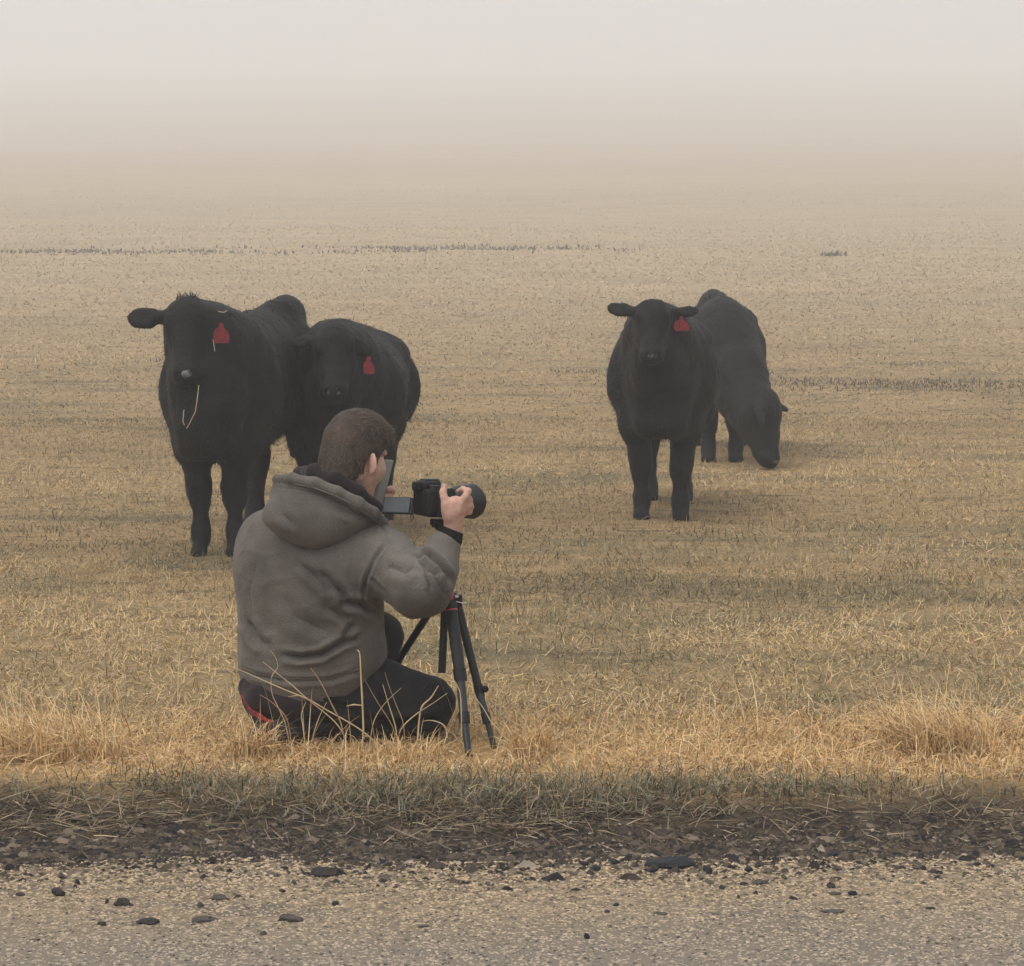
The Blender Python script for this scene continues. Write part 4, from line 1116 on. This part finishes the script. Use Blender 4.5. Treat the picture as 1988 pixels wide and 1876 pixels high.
clump('grass_clump', 'bushy golden grass clump against the kneeling person’s boot', 492, 1475, 6.72, 48, 300, (.06, .18), (.5, .3), (.4, 1.6), None, seed=13)
clump('grass_clump', 'low golden grass clump between the tripod feet and the knee', 800, 1480, 6.70, 75, 200, (.04, .11), (.6, .4), (.4, 1.8), None, seed=14)
clump('grass_clump', 'spray of thin golden grass just right of the tripod feet', 1030, 1480, 6.74, 50, 220, (.06, .18), (.5, .3), (.3, 1.5), None, seed=15)

def cv(pts): return [((560 + a / 2.686) / 1.28773, (1450 + b / 2.686) / 1.28773) for a, b in pts]
M_stalk = mat('pale_straw', (.56, .43, .24), .6, .3, noise=(25, (.44, .31, .16), 3))
M_stalk_b = mat('brown_straw', (.36, .235, .125), .65, .25, noise=(25, (.26, .17, .09), 3))
def stalk(label, pts, D0, D1, r, m, leaf=None):
    pts = cv(pts); n = len(pts)
    pp = [P(a, b, D0 + (D1 - D0) * i / (n - 1)) for i, (a, b) in enumerate(pts)]
    pp[-1][2] = max(pp[-1][2], .0)
    fine = []
    for i in range(n - 1):
        p0, p1, p2, p3 = pp[max(i - 1, 0)], pp[i], pp[i + 1], pp[min(i + 2, n - 1)]
        for t in np.linspace(0, 1, 4, endpoint=False):
            fine.append(.5 * (2 * p1 + (p2 - p0) * t + (2 * p0 - 5 * p1 + 4 * p2 - p3) * t * t + (3 * p1 - p0 - 3 * p2 + p3) * t ** 3))
    fine.append(pp[-1]); k = len(fine)
    root = thing('grass_stalk', label, 'grass stalk', (pp[-1][0], pp[-1][1], max(0, pp[-1][2])), 'single dry stalks in front of the photographer')
    r = r * .68
    MB().tube(fine, [r * (.45 + .55 * min(1, 2.2 * i / k)) for i in range(k)], 7).build('stem', m, root)
    if leaf:
        lp = [P(a, b, D0) for a, b in cv(leaf)]
        MB().tube(lp, [.0006] + [r * .9] * (len(lp) - 2) + [r * .5] if len(lp) > 2 else [.0006, r * .8], 6, flat=((0, 1, 0), .5)).build('leaf', m, root)
stalk('longest pale stalk, slanting up to the left past the hem of the jacket', [(0, 575), (80, 595), (220, 655), (400, 735), (560, 800), (700, 880), (860, 970), (960, 1040), (1090, 1150)], 6.70, 6.72, .0030, M_stalk, [(430, 785), (500, 775), (560, 800)])
stalk('pale forked stalk crossing the jacket hem below the longest stalk', [(260, 550), (360, 630), (460, 710), (560, 800), (720, 930), (800, 1030), (830, 1130)], 6.72, 6.71, .0026, M_stalk)
stalk('thick upright greenish stalk in the middle of the person’s lap', [(893, 470), (912, 500), (920, 640), (930, 840), (936, 1000), (928, 1120)], 6.70, 6.68, .0040, M_stalk, [(820, 848), (870, 838), (926, 842)])
stalk('hair-thin curled stalk over the left side of the jacket', [(310, 470), (350, 530), (360, 590), (320, 650), (322, 760), (370, 870), (410, 960), (440, 1100)], 6.74, 6.72, .0018, M_stalk)
stalk('brownish stalk bending right over the waistband', [(580, 590), (650, 690), (720, 830), (780, 950), (800, 1030), (820, 1120)], 6.72, 6.70, .0032, M_stalk_b)
stalk('thin brown stalk leaning left in front of the thigh', [(940, 660), (1030, 820), (1130, 980), (1150, 1090)], 6.72, 6.70, .0022, M_stalk_b)
stalk('straight brown stalk rising before the middle of the thigh', [(1080, 620), (1110, 720), (1160, 850), (1200, 950), (1215, 1080)], 6.72, 6.70, .0020, M_stalk_b)
stalk('pale stalk with bent tip in front of the thigh', [(1065, 700), (1110, 850), (1150, 980), (1165, 1100)], 6.70, 6.69, .0024, M_stalk)
stalk('thin stalk arching to the right before the thigh', [(1190, 725), (1080, 830), (1010, 940), (985, 1060), (980, 1110)], 6.71, 6.70, .0020, M_stalk)
stalk('broad straw blade crossing the bent knee', [(1440, 710), (1390, 790), (1330, 850), (1310, 950), (1300, 1080)], 6.70, 6.69, .0036, M_stalk)
stalk('straw stalk slanting across the knee to the upper right', [(1500, 760), (1400, 830), (1280, 910), (1190, 1000), (1170, 1090)], 6.71, 6.70, .0026, M_stalk)
stalk('short straw blade lying level under the knee', [(1330, 950), (1400, 945), (1480, 980), (1500, 1060)], 6.70, 6.69, .0026, M_stalk)
stalk('short stalk with a seed head at the lower left of the jacket', [(240, 770), (330, 830), (420, 930), (450, 1080)], 6.71, 6.70, .0024, M_stalk_b)
stalk('wiry stalk standing before the dark boot', [(550, 820), (520, 900), (530, 980), (545, 1110)], 6.70, 6.69, .0026, M_stalk)
stalk('thin stalk leaning right before the shin', [(690, 820), (640, 920), (600, 1040), (585, 1120)], 6.71, 6.70, .0022, M_stalk)
stalk('pale blade hooked over the middle leg of the tripod', [(1450, 630), (1520, 650), (1570, 720), (1590, 800), (1596, 1060)], 6.68, 6.66, .0026, M_stalk)
stalk('pale blade drooping across the outer leg of the tripod', [(1680, 780), (1740, 860), (1800, 960), (1880, 1040), (1900, 1110)], 6.70, 6.68, .0026, M_stalk)

# straw caught on the animals
M_straw = mat('straw', (.38, .30, .195), .7, .2)
def straw(label, pts, r):
    pp = [P(*p_) for p_ in pts]
    o = MB().tube(pp, r * .75, 6).build('straw', M_straw, None); o['label'] = label; o['category'] = 'straw'; o['group'] = 'straw caught on the cattle'
straw('long bent straw hanging from the mouth of the leftmost cow', [(386, 748, 11.58), (383, 775, 11.56), (379, 800, 11.55), (366, 826, 11.56), (362, 832, 11.56)], .0034)
straw('short straw stuck beside the mouth straw of the leftmost cow', [(357, 796, 11.60), (355, 818, 11.58), (358, 826, 11.58)], .0032)
straw('pale straw hanging below the red tag of the leftmost cow', [(414, 660, 11.82), (417, 682, 11.80)], .0034)
straw('thin upright straw on the flank of the leftmost cow', [(514, 660, 12.42), (512, 687, 12.40)], .0030)
straw('pale straw lying on the ear of the leftmost cow', [(424, 605, 11.95), (434, 607, 11.92), (440, 604, 11.95)], .0040)

# stones and clods lying on the road
M_clod = mat('dark_stone', (.028, .025, .025), .9, .2, noise=(60, (.055, .047, .042), 5), bump=(150, .8, .004))
M_tar = mat('tar_lump', (.020, .021, .024), .8, .3, bump=(120, .8, .004))
M_flat = mat('grey_brown_stone', (.062, .054, .048), .9, .2, noise=(50, (.10, .084, .068), 5), bump=(150, .8, .004))
def row_y(py):                      # distance at which the road shows at that picture row
    a = math.atan((py - CY) / F) + PITCH; return (EYE - .014) / math.tan(a)
def stone(label, px, py, wpx, hpx, m, seed):
    import bmesh
    D = row_y(py + hpx * .5); s = D / F; r_ = np.random.default_rng(seed)
    bm = bmesh.new(); bmesh.ops.create_icosphere(bm, subdivisions=2, radius=1)
    bm.verts.ensure_lookup_table()
    q = np.array([v.co[:] for v in bm.verts]); off = r_.random(3) * 20
    d = .35 + 1.25 * fbm(q * 1.3 + off, 3) + .40 * (fbm(q * 3 + off, 2) - .5)
    q = q * d[:, None]; ax_ = nrm(r_.normal(0, 1, 3))
    for _ in range(4):                # broken faces
        ax_ = nrm(r_.normal(0, 1, 3)); cut = .72 + .1 * r_.random(); h_ = q @ ax_; q = q - np.maximum(h_ - cut, 0)[:, None] * ax_ * .85
    q = q * np.array((wpx * s * .5, max(wpx * s * .32, hpx * s * .6), hpx * s * .74)) * (1 + .10 * r_.normal(0, 1, (len(q), 1)).clip(-1, 1)); q[:, 2] = np.maximum(q[:, 2], -hpx * s * .25)
    for v, c in zip(bm.verts, q): v.co = c
    me = bpy.data.meshes.new('loose_stone'); bm.to_mesh(me); bm.free()
    X = P(px, py + hpx * .5, D)[0]; on = D < float(road_edge(X))
    o = link('loose_stone', me, m); o.location = (X, D, (.012 if on else float(terr(X, D))) + hpx * s * .26)
    o['label'] = label; o['category'] = 'stone'; o['group'] = 'loose stones on the edge of the road'
    o.rotation_euler.z = r_.normal(0, .25)
A = lambda cx, cy: (cx * .5, 1436.7 + cy * .5)
Bc = lambda cx, cy: (994 + cx * .5, 1436.7 + cy * .5)
ST = [(A, 228, 585, 58, 30, M_clod, 'lumpy dark stone on the road near the left edge of the picture'),
      (A, 480, 625, 84, 26, M_clod, 'long dark stone with a flat side, below right of the lumpy dark stone at left'),
      (A, 415, 622, 18, 16, M_clod, 'small pebble touching the left end of a long dark stone'),
      (A, 78, 595, 42, 11, M_clod, 'thin flat dark stone nearest the left edge of the picture'),
      (A, 580, 697, 92, 24, M_clod, 'wide dark slab of stone with a raised lump, left of the picture middle'),
      (A, 395, 707, 48, 17, M_clod, 'small dark oval stone left of the wide slab'),
      (A, 850, 605, 82, 19, M_flat, 'grey brown pointed stone at the top of the tan road, below the kneeling person'),
      (A, 925, 601, 32, 11, M_clod, 'little dark chip right next to the grey brown pointed stone'),
      (A, 790, 690, 112, 15, M_flat, 'very long thin grey stone lying level between two wider stones'),
      (A, 1125, 685, 108, 24, M_flat, 'pale grey brown slab with a pointed right end, in the lower middle of the road'),
      (A, 1095, 580, 26, 13, M_clod, 'small round grey stone above the pale grey brown slab'),
      (A, 1303, 630, 28, 18, M_clod, 'dark three cornered pebble on the road below the tripod'),
      (A, 1020, 745, 32, 16, M_flat, 'small grey pebble lying lowest below the pale slab'),
      (A, 300, 548, 28, 16, M_tar, 'black pebble on the boundary of gravel and road at left'),
      (A, 150, 770, 18, 11, M_tar, 'tiny black pebble low in the left corner of the road'),
      (A, 1640, 718, 54, 9, M_flat, 'thin flat grey sliver in the lower middle right of the road'),
      (A, 1260, 505, 120, 34, M_clod, 'broad brown clod of earth on the gravel edge below the tripod'),
      (Bc, 605, 465, 205, 36, M_tar, 'longest black chunk of tar on the edge of the road, right of the middle'),
      (Bc, 548, 500, 36, 16, M_tar, 'black pebble just below the left end of the longest black chunk'),
      (Bc, 760, 500, 38, 30, M_tar, 'round black lump right of the longest black chunk'),
      (Bc, 917, 497, 32, 20, M_tar, 'black lump farther right, third from the longest black chunk'),
      (Bc, 960, 480, 38, 17, M_clod, 'grey pebble leaning against the farther black lump'),
      (Bc, 965, 545, 78, 16, M_flat, 'grey rod shaped stone below the farther black lump'),
      (Bc, 1240, 558, 34, 22, M_clod, 'reddish dark pebble on the right half of the road'),
      (Bc, 1255, 590, 54, 12, M_flat, 'flat brown stone under the reddish dark pebble'),
      (Bc, 1322, 590, 38, 18, M_tar, 'dark bump shaped stone right of the flat brown stone'),
      (Bc, 290, 757, 26, 20, M_tar, 'lone round black pebble lowest on the road'),
      (Bc, 405, 634, 22, 13, M_tar, 'small black pebble above a thin dark chip, right of the middle'),
      (Bc, 370, 662, 28, 11, M_clod, 'thin dark chip right of the middle of the road'),
      (Bc, 815, 566, 26, 15, M_clod, 'small dark pebble below the round black lump'),
      (Bc, 325, 492, 40, 20, M_tar, 'blue black lump at the lower rim of the dark gravel'),
      (Bc, 285, 475, 44, 20, M_tar, 'black flat lump touching the blue black lump on its left'),
      (Bc, 400, 468, 38, 16, M_tar, 'black lump between the dark gravel and the longest black chunk'),
      (Bc, 1245, 438, 50, 20, M_tar, 'black angular lump in the gravel right of the longest black chunk'),
      (Bc, 1580, 488, 64, 13, M_flat, 'flat grey stone on the road edge at far right'),
      (Bc, 1625, 648, 34, 10, M_clod, 'dark sliver low on the road at far right'),
      (Bc, 580, 668, 56, 8, M_flat, 'long flat chip low on the road, right of the thin dark chip'),
      (Bc, 1245, 660, 90, 10, M_flat, 'long level grey sliver on the lower right of the road')]
for i, (f_, a, b, w_, h_, m_, lab) in enumerate(ST):
    px, py = f_(a, b); stone(lab, px, py, w_ * .5, h_ * .5, m_, 100 + i)
